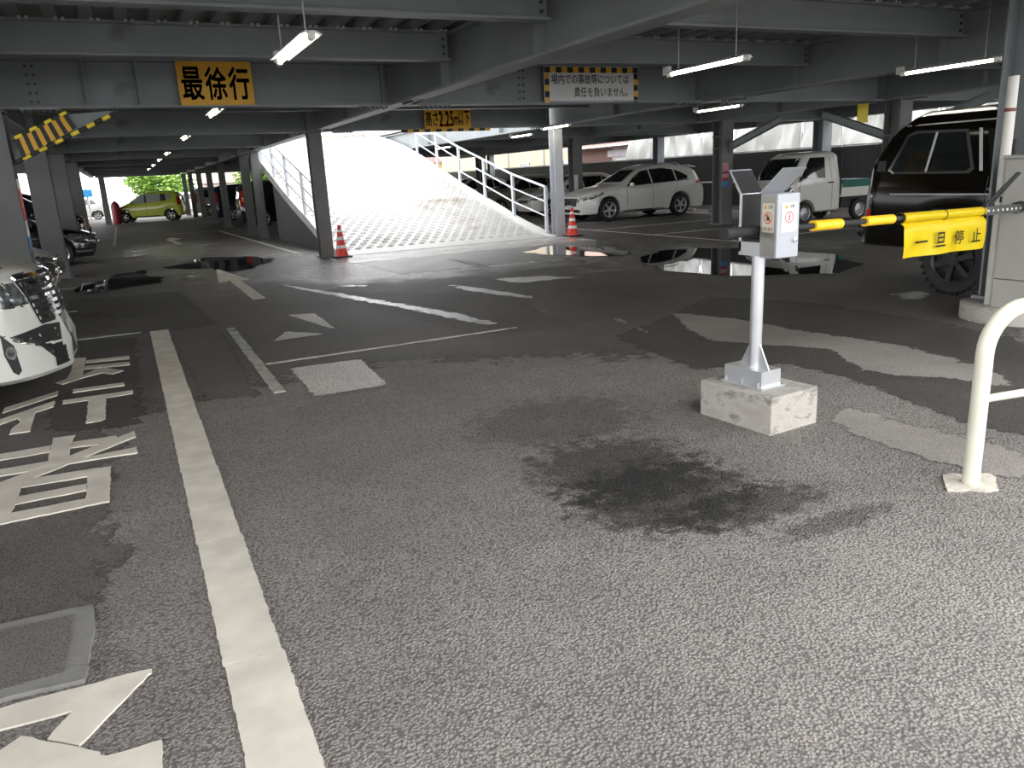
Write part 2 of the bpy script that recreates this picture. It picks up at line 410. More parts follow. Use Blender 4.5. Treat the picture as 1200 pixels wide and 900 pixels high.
# road lettering left of the stripe
for s, oy, polys in ((6, 400, [
        [(525, 122), (607, 118), (598, 150), (580, 262), (440, 306), (390, 296), (470, 268), (500, 220)],
        [(607, 138), (908, 106), (912, 126), (603, 155)], [(598, 180), (912, 150), (914, 170), (592, 200)],
        [(640, 218), (690, 196), (740, 192), (868, 210), (795, 236), (720, 226), (578, 262), (580, 245)],
        [(515, 345), (873, 295), (876, 315), (512, 366)], [(442, 420), (934, 348), (937, 372), (745, 402), (622, 420), (440, 445)],
        [(622, 415), (745, 400), (742, 548), (715, 562), (606, 582)], [(30, 475), (412, 354), (402, 385), (18, 510)],
        [(-80, 584), (388, 424), (378, 465), (250, 505), (130, 545), (-80, 620)], [(250, 505), (225, 590), (212, 638), (66, 660), (85, 620), (150, 570), (110, 545)]]),
        (6, 490, [
        [(-60, 270), (360, 198), (350, 245), (-60, 312)], [(378, 145), (532, 126), (515, 150), (485, 275), (340, 320), (352, 240)],
        [(515, 175), (820, 130), (828, 152), (740, 185), (500, 215)],
        [(-60, 485), (470, 280), (945, 98), (957, 135), (480, 330), (220, 436), (150, 470), (-60, 540)],
        [(-60, 382), (430, 296), (540, 300), (962, 210), (968, 250), (500, 325), (480, 330), (330, 345), (210, 382), (-60, 425)],
        [(622, 365), (783, 345), (768, 592), (605, 610)], [(170, 440), (625, 368), (622, 415), (150, 495)],
        [(130, 560), (612, 470), (608, 515), (80, 620)], [(-60, 690), (85, 675), (610, 575), (768, 592), (-60, 768)],
        [(-60, 525), (170, 435), (130, 560), (80, 670), (-60, 700)]]),
        (4.2875, 690, [
        [(-90, 632), (560, 460), (765, 410), (760, 430), (390, 610), (-90, 745)],
        [(560, 458), (765, 410), (720, 470), (640, 550), (400, 795), (240, 765), (370, 620), (500, 480)],
        [(-60, 870), (110, 750), (505, 830), (500, 845), (540, 850), (770, 780), (815, 770), (822, 920), (815, 1010), (-60, 1010)]]),
        (4, 140, [[(-920+920+93, 700), (250, 752), (162, 756), (105, 768)], [(160, 758), (205, 753), (325, 838), (268, 846)]])):
    for i, p in enumerate(polys):
        ox = 230 if s == 4 else 0
        ground_poly('painted_stroke' if s != 4 else 'painted_arrow', G(p, s, ox, oy), WHITE_PAINT, .007+.0007*(i % 5), .004, .035)
ground_poly('painted_arrow', G([(778, 445), (800, 434), (850, 440), (815, 447), (855, 465), (830, 466), (800, 452)], 4, 0, 170), WHITE_PAINT, .008, .01, .3)
ground_poly('painted_arrow', G([(180, 735), (290, 748), (390, 775), (350, 777), (255, 755)], 4, 480, 120), LINE_PAINT, .009, .01, .1)

# drain cover with a concrete collar
dc = thing('drain_cover', 'square asphalt-filled drain cover in a rough concrete collar beside the lettering', 'drain cover')
oc = [Vector(p[:2]) for p in G([(-260, 255), (470, 95), (480, 200), (430, 475), (-260, 640)], 4.2875, 0, 690)]
ic = [Vector(p[:2]) for p in G([(-200, 275), (375, 150), (325, 445), (-200, 588)], 4.2875, 0, 690)]
bm = NB(); prism(bm, wob(oc, .004, .04, 3), .03, -.012); obj('collar', bm, mat('grimy_collar_concrete', (.2, .195, .18), .9, 0, .2, 8, .6, 60), dc)
bm = NB(); prism(bm, wob(ic, .003, .05, 4), .03, -.010); obj('lid', bm, ASPH_LID, dc)

# puddles
def puddle(pts, label, z=.0105, seed=3):
    P = [gp(*p) for p in pts]
    bm = NB(); prism(bm, wob([tuple(p)[:2] for p in P], .09, .22, seed), .002, z-.002)
    o = obj('puddle', bm, WATER); tag(o, label, 'puddle'); o['kind'] = 'stuff'
puddle([(82, 342), (95, 334), (118, 330), (135, 322), (160, 319), (172, 316), (166, 322), (188, 325), (190, 332), (150, 337), (110, 344)], 'black puddle on the asphalt in front of the parked white van', seed=5)
puddle([(190, 314), (215, 309), (240, 302), (285, 301), (322, 304), (312, 309), (290, 316), (268, 319), (246, 314), (215, 316)], 'long dark puddle on the aisle beside the ramp foot', seed=6)
puddle([(612, 296), (648, 288), (700, 289), (742, 296), (725, 300), (680, 300), (640, 299)], 'puddle in front of the traffic cone at the right railing', seed=7)
puddle([(752, 304), (770, 295), (800, 290), (850, 292), (905, 292), (985, 300), (1010, 312), (985, 322), (930, 322), (880, 324), (830, 322), (790, 319), (762, 312)], 'wide shallow puddle behind the barrier fork post', seed=8)
ground_poly('wet_tyre_track', G([(1030, 345), (1075, 338), (1105, 344), (1090, 356), (1050, 354)]), WET_TRACK, .006, .05, .1)

# ------------------------------------------------------------------ steel frame
ZB, ZT = 2.65, 3.25          # main beams
ZS = 2.92                    # joists
Y_FRONT = 1.5
Y_FRONT_L = -7.0      # unseen slab strip, carried back on the left to dim the ground there
def ibeam(name, label, cat, group, p0, p1, zb, zt, fw=.2, ft=.03, wt=.014, stiff=(), bolts=(), mt=None, splice=False):
    mt = mt or STEEL
    p0, p1 = Vector((*p0, 0)), Vector((*p1, 0)); d = p1-p0; ln = d.length
    t = thing(name, label, cat, (p0.x, p0.y, zb), math.atan2(d.y, d.x), group)
    h = zt-zb
    bm = NB(); bbox(bm, 0, ln, -wt/2, wt/2, ft, h-ft); obj('web', bm, mt, t)
    bm = NB(); bbox(bm, 0, ln, -fw/2, fw/2, 0, ft); obj('bottom_flange', bm, mt, t)
    bm = NB(); bbox(bm, 0, ln, -fw/2, fw/2, h-ft, h); obj('top_flange', bm, mt, t)
    for s in stiff:
        bm = NB(); bbox(bm, s-.012, s+.012, -fw/2+.004, fw/2-.004, ft, h-ft); obj('stiffener', bm, mt, t)
    if bolts:
        bm = NB()
        for (u0, nu, nv) in bolts:
            for i in range(nu):
                for j in range(nv):
                    v = ft+.06+(h-2*ft-.12)*j/max(1, nv-1)
                    for sg in (-1, 1): cyl(bm, (u0+i*.075, sg*wt/2, v), (u0+i*.075, sg*(wt/2+.022), v), .017, 6)
        obj('bolts', bm, BOLT, t, kind='stuff')
    if splice:
        for u in splice:
            bm = NB(); bbox(bm, u-.22, u+.22, -fw/2, fw/2, -.012, 0); pl = obj('splice_plate', bm, mt, t)
            bm = NB()
            for i in range(6):
                for sg in (-1, 1): cyl(bm, (u-.19+i*.076, sg*fw*.3, -.036), (u-.19+i*.076, sg*fw*.3, -.012), .018, 6)
            obj('bolts', bm, BOLT, pl, kind='stuff')
    return t
XL, XR1, XR2, XC, XO = -1.35, 3.95, 9.8, 14.4, 18.9
XLL = -7.2
GY = [11.9, 17.6, 23.3, 29.0, 34.7, 40.4, 46.1, 51.8, 57.5]
bays = [(XLL, XL, 'over the left parking bays'), (XL, XR1, 'over the driving aisle'), (XR1, XR2, 'in line with the ramp'), (XR2, XC, 'over the right lane'), (XC, XO, 'over the right parking bays')]
for bi, (x0, x1, wh) in enumerate(bays):
    for yi, y in enumerate(GY):
        if bi == 2 and 20 < y < 33: continue
        if bi in (0, 4) and y > 42: continue
        if bi in (3,) and y > 47: continue
        st, bo = (), ()
        if yi == 0 and bi == 1: st, bo = (1.05, 1.66, 4.95), [(.42, 2, 5)]
        elif yi == 0 and bi == 2: st, bo = (.25, 2.45, 4.1, 5.5), [(1.95, 2, 5)]
        elif yi == 0: st, bo = (.3, (x1-x0)-.3), [(.5, 2, 5)]
        elif yi < 3: st = (.3, (x1-x0)-.3)
        first = yi == 0
        ORD = ('first', 'second', 'third', 'fourth', 'fifth', 'sixth', 'seventh', 'eighth', 'ninth')
        lab = 'deep steel cross beam %s, %s row in from the barrier' % (wh, ORD[yi])
        ibeam('cross_beam', lab, 'beam', 'main cross beams ' + wh, (x0+.128, y), (x1-.128, y), ZB, ZT, .25, stiff=st, bolts=bo, splice=[.5, x1-x0-.5] if yi < 2 else False)
for xg, wh in ((XL, 'over the left column row'), (XR1, 'along the left edge of the ramp opening'), (XR2, 'along the right edge of the ramp opening'), (XC, 'over the right column row'), (XO, 'above the right boundary fence')):
    ys = [Y_FRONT]+GY
    for k, (a, b) in enumerate(zip(ys, ys[1:])):
        if xg in (XC, XO) and a > 42: continue
        st = [s for s in ([2.4, 5.7, 8.2] if k == 0 else [2.85])]
        lab = 'grey steel girder %s, %s' % (wh, 'span at the barrier' if k == 0 else '%s span past the barrier' % ORD[k-1])
        ibeam('girder', lab, 'beam', 'girders ' + wh, (xg, a), (xg, b), ZB, ZT, .25, stiff=st, splice=[(b-a)-.75] if k < 2 else False)
# joists
def joist(x0, x1, y, wh, near):
    ibeam('joist', 'shallow steel joist %s, %s' % (wh, near), 'beam', 'joists ' + wh, (x0+.14, y), (x1-.14, y), ZS, ZT, .16, .024, .01, stiff=(), bolts=[(.06, 1, 3), (x1-x0-.34, 1, 3)])
for bi, (x0, x1, wh) in enumerate(bays):
    for y, w_ in ((2.0, 'fourth'), (4.4, 'third'), (6.89, 'second'), (9.37, 'first')): joist(x0, x1, y, wh, w_+' before the first cross beam')
    for a, b in zip(GY, GY[1:]):
        if bi == 2 and 17 < a < 32: continue
        if a > 42 and bi != 1: continue
        for t in (1/3, 2/3): joist(x0, x1, a+(b-a)*t, wh, '%s past the %s cross beam' % ('first' if t < .5 else 'second', ORD[GY.index(a)]))

# gusset ends where joists meet the girders
# ------------------------------------------------------------------ ceiling: slab on ribbed deck
Y_END = 58.5
bm = NB()
SL0, SL1 = ZT+.085, ZT+.24
XW0, XW1 = -7.4, 19.2
bbox(bm, XW0, XW1, Y_FRONT, 17.55, SL0, SL1); bbox(bm, XW0, .6, Y_FRONT_L, Y_FRONT, SL0, SL1)
bbox(bm, XW0, XR1-.02, 17.55, 33.2, SL0, SL1); bbox(bm, XR2+.05, XW1, 17.55, 33.2, SL0, SL1)
bbox(bm, XW0, XW1, 33.2, Y_END, SL0, SL1)
ceiling = obj('ceiling', bm, CONC); ceiling['kind'] = 'structure'
def deck_mesh(ln):
    bm = NB(); per = .305
    prof = []
    for k in range(2):
        o = k*per
        prof += [(o, 0), (o+.115, 0), (o+.135, .078), (o+.145, .078), (o+.275, .078), (o+.285, .078)]
    prof += [(2*per, 0)]
    a = [bm.verts.new((x, 0, z)) for x, z in prof]; b = [bm.verts.new((x, ln, z)) for x, z in prof]
    for i in range(len(prof)-1): bm.faces.new((a[i], a[i+1], b[i+1], b[i]))
    me = bpy.data.meshes.new('deck_panel'); bm.to_mesh(me); bm.free(); me.materials.append(DECK); return me
for (y0, y1) in ((Y_FRONT, 11.9), (11.9, 17.55), (17.55, 33.2), (33.2, Y_END)):
    me = deck_mesh(y1-y0-.01); x = XW0
    while x < XW1-.5:
        if not (y0 == 17.55 and x+.61 > XR1 and x < XR2):
            o = link(bpy.data.objects.new('deck_panel', me), ceiling); o.location = (x, y0, ZT+.003)
        x += .61
# deck clips showing pale along the joists
bm = NB()
for y in (6.89, 9.37):
    x = -1.2
    while x < 14:
        for k in (0, .04): box(bm, (x+k*1.5, y-.12, ZT-.01), (.032, .08, .018))
        x += .305
obj('deck_clip', bm, mat('pale_clip_steel', (.55, .57, .6), .4, .3), ceiling, kind='stuff')

# ------------------------------------------------------------------ columns
def column(x, y, label, group, wdt=.4, dep=.4, ztop=ZB, collar=None, m=None, ft=.022, z0=0.0):
    m = m or STEEL_C
    t = thing('steel_column', label, 'column', (x, y, z0), 0, group); ztop -= z0
    for s in (-1, 1):
        bm = NB(); bbox(bm, -wdt/2, wdt/2, s*dep/2-ft/2, s*dep/2+ft/2, 0, ztop); obj('flange', bm, m, t)
    bm = NB(); bbox(bm, -.008, .008, -dep/2+ft/2, dep/2-ft/2, 0, ztop); obj('web', bm, m, t)
    bm = NB(); bbox(bm, -wdt/2-.05, wdt/2+.05, -dep/2-.05, dep/2+.05, 0, .03); obj('base_plate', bm, m, t)
    for z in (collar or ()):
        bm = NB(); bbox(bm, -wdt/2-.012, wdt/2+.012, -dep/2-.025, dep/2+.025, z-.014, z+.014); obj('stiffener_plate', bm, m, t)
    bm = NB(); bbox(bm, -wdt/2-.02, wdt/2+.02, -dep/2-.02, dep/2+.02, ztop-.02, ztop); obj('cap_plate', bm, m, t)
    return t
LC = [column(XL, 12.1, 'wide grey steel column beside the parked white van, at the striped knee brace', 'columns along the left bays', collar=[2.03]),
      column(XL, 18.3, 'grey steel column between the chrome-nosed car and the glossy black car', 'columns along the left bays', collar=[2.05]),
      column(XL, 24.3, 'grey steel column just past the glossy black car', 'columns along the left bays', collar=[2.05]),
      column(XL+.05, 30.4, 'grey steel column beside the dark van in the left bays', 'columns along the left bays', collar=[2.05])]
for y in (36.5,): column(XL-.1, y, 'grey steel column beyond the dark van in the left bays', 'columns along the left bays', wdt=.3)
column(-.77, 49.6, 'grey steel column with a red drum at its foot beside the lime green car', 'columns along the left bays', wdt=.3)
column(XR1-.02, 17.6, 'grey steel column at the ramp foot with a traffic cone against it', 'columns along the ramp opening', .28, .25)
column(XR2+.06, 17.6, 'slim pale steel column at the foot of the right ramp railing', 'columns along the ramp opening', .24, .24, m=RAIL_M)
for y in (26.3, 28.7): column(XR1, y, 'dark grey steel column standing against the left side of the ramp', 'columns along the ramp side', .26, .26)
for y in (35.6, 40.8, 46.1, 51.8, 57.0): column(XR1, y, 'grey steel column in the far row beyond the ramp', 'far columns right of the aisle', .25, .25)
column(XC, 16.75, 'grey steel column with red and blue notices between the white crossover and the small truck', 'columns of the right bays', .36, .36, collar=[1.95, 2.25])
column(XC+.3, 11.75, 'grey steel column behind the black off-roader', 'columns of the right bays', .36, .36, collar=[1.95])
column(13.95, 23.6, 'grey steel column in front of the nose of the white crossover', 'columns of the right bays', .34, .34)
for y in (32.0, 40.4): column(14.2, y, 'grey steel column among the cars beyond the right railing', 'columns of the right bays', .34, .34)
column(18.7, 25.4, 'grey steel column at the fence behind the white crossover', 'columns along the right fence', .3, .3, m=STEEL)
column(18.85, 17.6, 'grey steel column at the fence behind the small white truck', 'columns along the right fence', .36, .36, m=STEEL)
for y in (33.5, 41): column(18.8, y, 'grey steel column at the fence beyond the white crossover', 'columns along the right fence', .3, .3, m=STEEL)
column(7.68, 4.78, 'grey steel column rising behind the barrier cabinet', 'columns at the entrance island', .3, .3, ztop=ZT, m=STEEL, z0=.15)

# knee braces
def knee(p_low, p_high, label, w_=.15):
    a, b = Vector(p_low), Vector(p_high); d = (b-a)
    t = thing('knee_brace', label, 'brace', a, 0, None)
    q = d.to_track_quat('X', 'Z').to_matrix()
    L_ = d.length
    for nm, c, s in (('web', (L_/2, 0, 0), (L_, .012, w_)), ('flange', (L_/2, 0, w_/2), (L_, w_, .014)), ('flange', (L_/2, 0, -w_/2), (L_, w_, .014))):
        bm = NB(); box(bm, q @ Vector(c), s, q); obj(nm, bm, STEEL, t)
    bm = NB(); box(bm, (0, 0, .0), (.03, .2, .32)); obj('end_plate', bm, STEEL, t)
    return t
knee((XC+.05, 16.53, 1.98), (XC+.05, 14.75, 2.53), 'sloping steel knee brace on the column with red and blue notices')
knee((XC+.3, 11.97, 1.95), (XC+.3, 13.75, 2.54), 'sloping steel knee brace on the column behind the black off-roader, far side')
knee((XC+.3, 11.53, 1.95), (XC+.3, 9.8, 2.54), 'sloping steel knee brace on the column behind the black off-roader, near side')

# striped knee brace on the first left column
hb = thing('striped_knee_brace', 'knee brace taped in yellow and black stripes on the column by the white van', 'brace', (0, 12.0, 0))
bm = NB(); prism(bm, [(-1.13, 2.02), (-1.03, 2.30), (-.40, 2.6), (.16, 2.64), (.13, 2.6)], .01, -.01, 'XZ'); obj('plate', bm, STEEL, hb)
lo0, lo1 = Vector((-1.13, 0, 2.02)), Vector((.15, 0, 2.62)); dd = (lo1-lo0); q = dd.to_track_quat('X', 'Z').to_matrix(); nseg = 13
for k in range(nseg):
    bm = NB(); c = lo0.lerp(lo1, (k+.5)/nseg)
    box(bm, c, (dd.length/nseg-.001, .09, .05), q); bevel(bm, .008, 1)
    obj('edge_tape', bm, YELLOW2 if k % 2 else BLACK, hb)
# hatched board
u0, u1 = Vector((-1.07, -.05, 2.295)), Vector((-.44, -.05, 2.60)); v0, v1 = Vector((-1.03, -.05, 2.075)), Vector((-.36, -.05, 2.43))
nb = 13
for k in range(nb):
    t0, t1 = k/nb, (k+1)/nb-.001
    a, b, c, d_ = u0.lerp(u1, t0), u0.lerp(u1, t1), v0.lerp(v1, t1), v0.lerp(v1, t0)
    bm = NB(); prism(bm, [(p.x, p.z) for p in (a, b, c, d_)], .02, -.075, 'XZ'); obj('board_stripe', bm, YELLOW if k % 2 else BLACK, hb)
dd = u1-u0; q = dd.to_track_quat('X', 'Z').to_matrix()
for k in range(7):
    bm = NB(); box(bm, u0.lerp(u1, (k+.5)/7)+Vector((0, 0, .02)), (dd.length/7-.001, .06, .045), q); bevel(bm, .008, 1)
    obj('edge_tape', bm, BLACK if k % 2 else YELLOW2, hb)

# ------------------------------------------------------------------ ramp
RP = [(17.35, .012), (18.2, .10), (19.2, .30), (20.6, .66), (22, .98), (23.4, 1.33), (25.2, 1.83), (27.0, 2.33), (28.6, 2.7), (30.0, 2.96), (31.4, 3.17), (32.8, 3.33), (33.15, 3.36)]
def rz_(y):
    for (a, za), (b, zb) in zip(RP, RP[1:]):
        if y <= b: return za+(zb-za)*max(0, (y-a))/(b-a)
    return RP[-1][1]
RX0, RX1 = 4.28, 9.5
ramp = thing('vehicle_ramp', 'broad pale concrete ramp with stamped rings climbing to the open upper deck', 'ramp', (0, 0, 0))
bm = NB()
ys = [17.35+.35*k for k in range(int((33.15-17.35)/.35)+1)]
def ramp_strip(bm, xa, xb, top, bot):
    V = [[bm.verts.new((x, y, f(y))) for x, f in ((xa, top), (xb, top), (xb, bot), (xa, bot))] for y in ys]
    for a, b in zip(V, V[1:]):
        for k in range(4): bm.faces.new((a[k], a[(k+1) % 4], b[(k+1) % 4], b[k]))
    bm.faces.new(V[0]); bm.faces.new(V[-1])
ramp_strip(bm, RX0, RX1, rz_, lambda y: max(rz_(y)-.28, 0.0))
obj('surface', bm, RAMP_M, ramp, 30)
for xa, xb in ((RX0-.09, RX0), (RX1, RX1+.16)):
    bm = NB(); ramp_strip(bm, xa, xb, lambda y: rz_(y)+.10*min(1, (y-17.35)/.8), lambda y: max(rz_(y)-.12, 0)); obj('kerb', bm, mat('ramp_kerb_concrete', (.6, .59, .57), .6, 0, .1, 3), ramp, 30)
SIDEW = mat('dark_ramp_side_panel', (.028, .03, .033), .6)
# side wall below the ramp
for xx in (RX0-.05, RX1+.1):
    bm = NB()
    for a, b in zip(ys, ys[1:]):
        if b > 25.2: break
        vs = [bm.verts.new((xx, y, z)) for y, z in ((a, 0), (b, 0), (b, max(.005, rz_(b)-.1)), (a, max(.004, rz_(a)-.1)))]
        bm.faces.new(vs)
    bmesh.ops.remove_doubles(bm, verts=bm.verts[:], dist=.0004)
    bmesh.ops.solidify(bm, geom=bm.faces[:], thickness=.03); obj('side_wall', bm, SIDEW, ramp)
# stamped rings
bm = NB(); row = 0; y = 18.0
while y < 33:
    x = RX0+.22+(.13 if row % 2 else 0)
    sl = (rz_(y+.2)-rz_(y-.2))/.4
    while x < RX1-.15:
        ring = []
        for k in range(8):
            a = 2*PI*k/8
            for r_, hh in ((.085, .002), (.066, .018), (.047, .002)):
                yy = r_*math.sin(a)
                ring.append(bm.verts.new((x+r_*math.cos(a), y+yy, rz_(y)+sl*yy+hh)))
        for k in range(8):
            for j in range(2):
                i0, i1 = k*3+j, ((k+1) % 8)*3+j
                bm.faces.new((ring[i0], ring[i1], ring[i1+1], ring[i0+1]))
        x += .26
    y += .225; row += 1
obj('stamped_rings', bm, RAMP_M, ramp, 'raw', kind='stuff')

# railings
def railing(x, pts_y, label, hgt=1.08, lead=None):
    t = thing('ramp_railing', label, 'railing', (x, 0, 0))
    posts = pts_y
    base = lambda y: rz_(y)+.1
    for y in posts:
        bm = NB(); bbox(bm, -.03, .03, y-.045, y+.045, base(y)-.12, base(y)+hgt); obj('post', bm, RAIL_M, t)
        bm = NB(); bbox(bm, -.06, .06, y-.07, y+.07, base(y)-.02, base(y)); obj('foot_plate', bm, RAIL_M, t)
    for k, hh in enumerate((hgt, hgt*.66, hgt*.33)):
        pl = ([(0, lead, base(lead)+hh)] if lead else [])+[(0, y, base(y)+hh) for y in posts]
        if k == 0: pl[-1] = (0, posts[-1], base(posts[-2])+hh+.12)
        bm = NB(); tube(bm, pl, .032 if k == 0 else .022, 8); obj('rail', bm, RAIL_M, t, 40)
railing(RX0-.045, [19.0, 20.9, 22.9, 24.8, 26.8, 28.8], 'three-rail pale railing on the left kerb of the ramp', lead=18.35)
railing(RX1+.08, [17.7, 19.55, 21.4, 23.25, 25.1, 27.0], 'three-rail pale railing on the right kerb of the ramp')
# ------------------------------------------------------------------ signs
def sign(label, x0, x1, z0, z1, y, m, name='hanging_sign'):
    t = thing(name, label, 'sign', ((x0+x1)/2, y, (z0+z1)/2))
    bm = NB(); box(bm, (0, 0, 0), (x1-x0, .012, z1-z0)); obj('board', bm, m, t)
    bm = NB()
    W_, H_ = (x1-x0)/2, (z1-z0)/2
    for sx in (-1, 1): box(bm, (sx*W_, 0, 0), (.014, .022, 2*H_+.014))
    for sz in (-1, 1): box(bm, (0, 0, sz*H_), (2*W_+.014, .022, .014))
    obj('frame', bm, m if m == YELLOW else GALV, t)
    return t
FACE = ((1, 0, 0), (0, 0, 1))
s1 = sign('yellow sign with three bold black characters on the beam over the aisle', .93, 1.87, 2.68, 3.215, 11.775, YELLOW)
for i, ch in enumerate('最徐行'):
    lettering(ch, BLACK, s1, (-.30+.30*i, -.008, 0), *FACE, width=.27, height=.42, bold=.022)
s3 = sign('white notice with two lines of black text and a striped border over the ramp lane', 6.42, 8.24, 2.685, 3.215, 11.775, WHITE)
lettering('場内での事故等については', BLACK, s3, (-.03, -.009, .075), *FACE, width=1.5, height=.155, bold=.008)
lettering('責任を負いません。', BLACK, s3, (.17, -.009, -.125), *FACE, width=1.05, height=.155, bold=.008)
for k in range(17):
    bm = NB(); box(bm, (-.85+k*.1065, -.007, .215), (.1055, .006, .085)); obj('border_stripe', bm, BLACK if k % 2 == 0 else YELLOW, s3)
for k in range(5):
    for sx in (-1, 1):
        if sx == 1 or k < 4 or True:
            bm = NB(); box(bm, (sx*.862, -.007, .121-k*.0925), (.085, .006, .0915)); obj('border_stripe', bm, (YELLOW if k % 2 == 0 else BLACK) if sx < 0 else (BLACK if k % 2 == 0 else YELLOW), s3)
s2 = sign('yellow height limit sign with red figures on the beam at the ramp foot', 6.43, 7.55, 2.66, 3.09, 17.46, YELLOW)
lettering('高さ', BLACK, s2, (-.39, -.009, 0), *FACE, width=.30, height=.34, bold=.014)
lettering('2.25', REDTXT, s2, (-.04, -.009, -.01), *FACE, width=.36, height=.34, bold=.02)
lettering('m', REDTXT, s2, (.21, -.009, -.06), *FACE, width=.11, height=.2, bold=.015)
lettering('以下', BLACK, s2, (.40, -.009, 0), *FACE, width=.27, height=.34, bold=.014)
hbar = thing('striped_height_bar', 'yellow and black striped bar under the height limit sign', 'bar', (5.85, 17.42, 2.615))
for k in range(16):
    bm = NB(); bbox(bm, k*.135, (k+1)*.135-.001, -.03, .03, -.03, .03); obj('bar_segment', bm, YELLOW if k % 2 else BLACK, hbar)

def notice(label, x, y, z, wd, ht, bands, face='y', rows=0):
    t = thing('notice_plate', label, 'notice', (x, y, z))
    zz = ht/2
    for (m, h) in bands:
        bm = NB()
        if face == 'y': bbox(bm, -wd/2, wd/2, -.004, .004, zz-h, zz-.002)
        else: bbox(bm, -.004, .004, -wd/2, wd/2, zz-h, zz-.002)
        obj('panel', bm, m, t); zz -= h
    return t
PINK = mat('faded_pink_print', (.55, .25, .28), .5); CRIM = mat('faded_crimson_print', (.32, .04, .07), .5)
n1 = notice('pink, crimson and blue notice plate on the column by the white crossover', XC-.07, 16.55, 1.28, .2, .62, [(PINK, .22), (CRIM, .06), (PINK, .1), (CRIM, .08), (BLUE, .16)])
notice('narrow red, white and blue notice on the column beside the white van', XL+.215, 12.0, 1.35, .22, .95, [(WHITE, .12), (RED, .4), (WHITE, .2), (BLUE, .2)], 'x')
n2 = notice('white and blue notice on the column behind the black off-roader', XC+.2, 11.55, 1.55, .3, .6, [(WHITE, .15), (BLUE, .18), (WHITE, .27)])
notice('plain yellow plate hung from a joist behind the sloping knee brace', 16.05, 13.8, 2.63, .36, .58, [(YELLOW2, .58)])
notice('small white switch plate on the column before the white crossover', 13.85, 23.4, 1.2, .15, .5, [(WHITE, .5)])

# ------------------------------------------------------------------ fluorescent lights
def fluor(x, y, z, label, group, length=1.27):
    t = thing('fluorescent_light', label, 'light', (x, y, z), 0, group)
    L2 = length/2
    bm = NB(); prism(bm, [(-.035, .035), (.035, .035), (.085, .012), (.08, .008), (.03, .022), (-.03, .022), (-.08, .008), (-.085, .012)], length, -L2, 'XZ'); obj('reflector', bm, WHITE, t)
    bm = NB(); cyl(bm, (0, -L2+.05, 0), (0, L2-.05, 0), .02, 12); obj('tube', bm, TUBE, t, 40)
    for s in (-1, 1):
        bm = NB(); bbox(bm, -.022, .022, s*L2-.045, s*L2+.045, -.03, .03); bevel(bm, .008, 1); obj('socket', bm, WHITE, t)
        bm = NB(); cyl(bm, (0, s*L2*.75, .035), (0, s*L2*.75, 3.32-z), .007, 8); obj('hanger', bm, GALV, t)
    bm = NB(); bbox(bm, -.03, .03, L2+.01, L2+.1, .0, .09); obj('junction_box', bm, WHITE, t)
    return t
F0 = fluor(1.41, 6.67, 2.6, 'lit fluorescent light hung over the aisle in front of the yellow three-character sign', 'aisle lights')
for y, o_ in ((13.0, 'just past the beam with the yellow sign'), (18.9, 'second in the row past the yellow sign'), (26.4, 'third in the row past the yellow sign'), (31.6, 'fourth in the row past the yellow sign'), (37.2, 'fifth in the row past the yellow sign'), (43, 'last in the row toward the lime green van')): dup(F0, (1.47, y, 2.68), 0, 'lit fluorescent light over the aisle, '+o_, 'aisle lights')
dup(F0, (5.97, 7.25, 2.6), 0, 'lit fluorescent light hung beside the white striped notice', 'lane lights')
dup(F0, (9.60, 7.0, 2.6), 0, 'lit fluorescent light fixed along the girder above the black off-roader', 'lane lights')
for (x, y, o_) in ((10.7, 12.6, 'hung before the column with red and blue notices'), (9.55, 17.0, 'beside the slim pale column at the ramp railing'), (10.6, 27, 'far behind the right ramp railing')): dup(F0, (x, y, 2.6), 0, 'lit fluorescent light '+o_, 'lane lights')
dup(F0, (10.4, 20.5, 2.6), 0, 'lit fluorescent light just behind the right ramp railing', 'lane lights')
for (x, y, o_) in ((-3.6, 18, 'near the chrome-nosed car'), (-3.6, 27, 'above the dark van')): dup(F0, (x, y, 2.6), 0, 'lit fluorescent light over the left parking bays, '+o_, 'bay lights')

# ------------------------------------------------------------------ barrier arm, fork post, cabinet
fork = thing('barrier_fork_post', 'aluminium post on a concrete block with a forked arm rest and warning stickers', 'post', (0, 0, 0))
rot5 = Matrix.Rotation(math.radians(5), 3, 'Z')
bm = NB(); box(bm, (3.41, 3.60, .105), (.41, .58, .25), rot5); bevel(bm, .008, 2); blk = obj('concrete_block', bm, CONC, fork)
bm = NB(); box(bm, (3.38, 3.62, .236), (.20, .34, .012), rot5); box(bm, (3.38, 3.62, .29), (.17, .30, .10), rot5); obj('base_bracket', bm, ALU, fork)
for sx, sy in ((-1, -1), (-1, 0), (-1, 1), (1, -1), (1, 1)):
    bm = NB(); p = Vector((3.38, 3.62, 0))+rot5 @ Vector((sx*.093, sy*.13, 0)); cyl(bm, (p.x, p.y, .24), (p.x, p.y, .275), .011, 6); obj('anchor_bolt', bm, GALV, fork)
bm = NB(); cyl(bm, (3.38, 3.60, .3), (3.375, 3.59, 1.06), .038, 28); obj('pole', bm, ALU, fork, 40)
for s in (-1, 1):
    bm = NB(); prism(bm, [(3.60+s*.036, .34), (3.60+s*.125, .34), (3.60+s*.036, .5)], .008, 3.376, 'YZ'); obj('gusset', bm, ALU, fork)
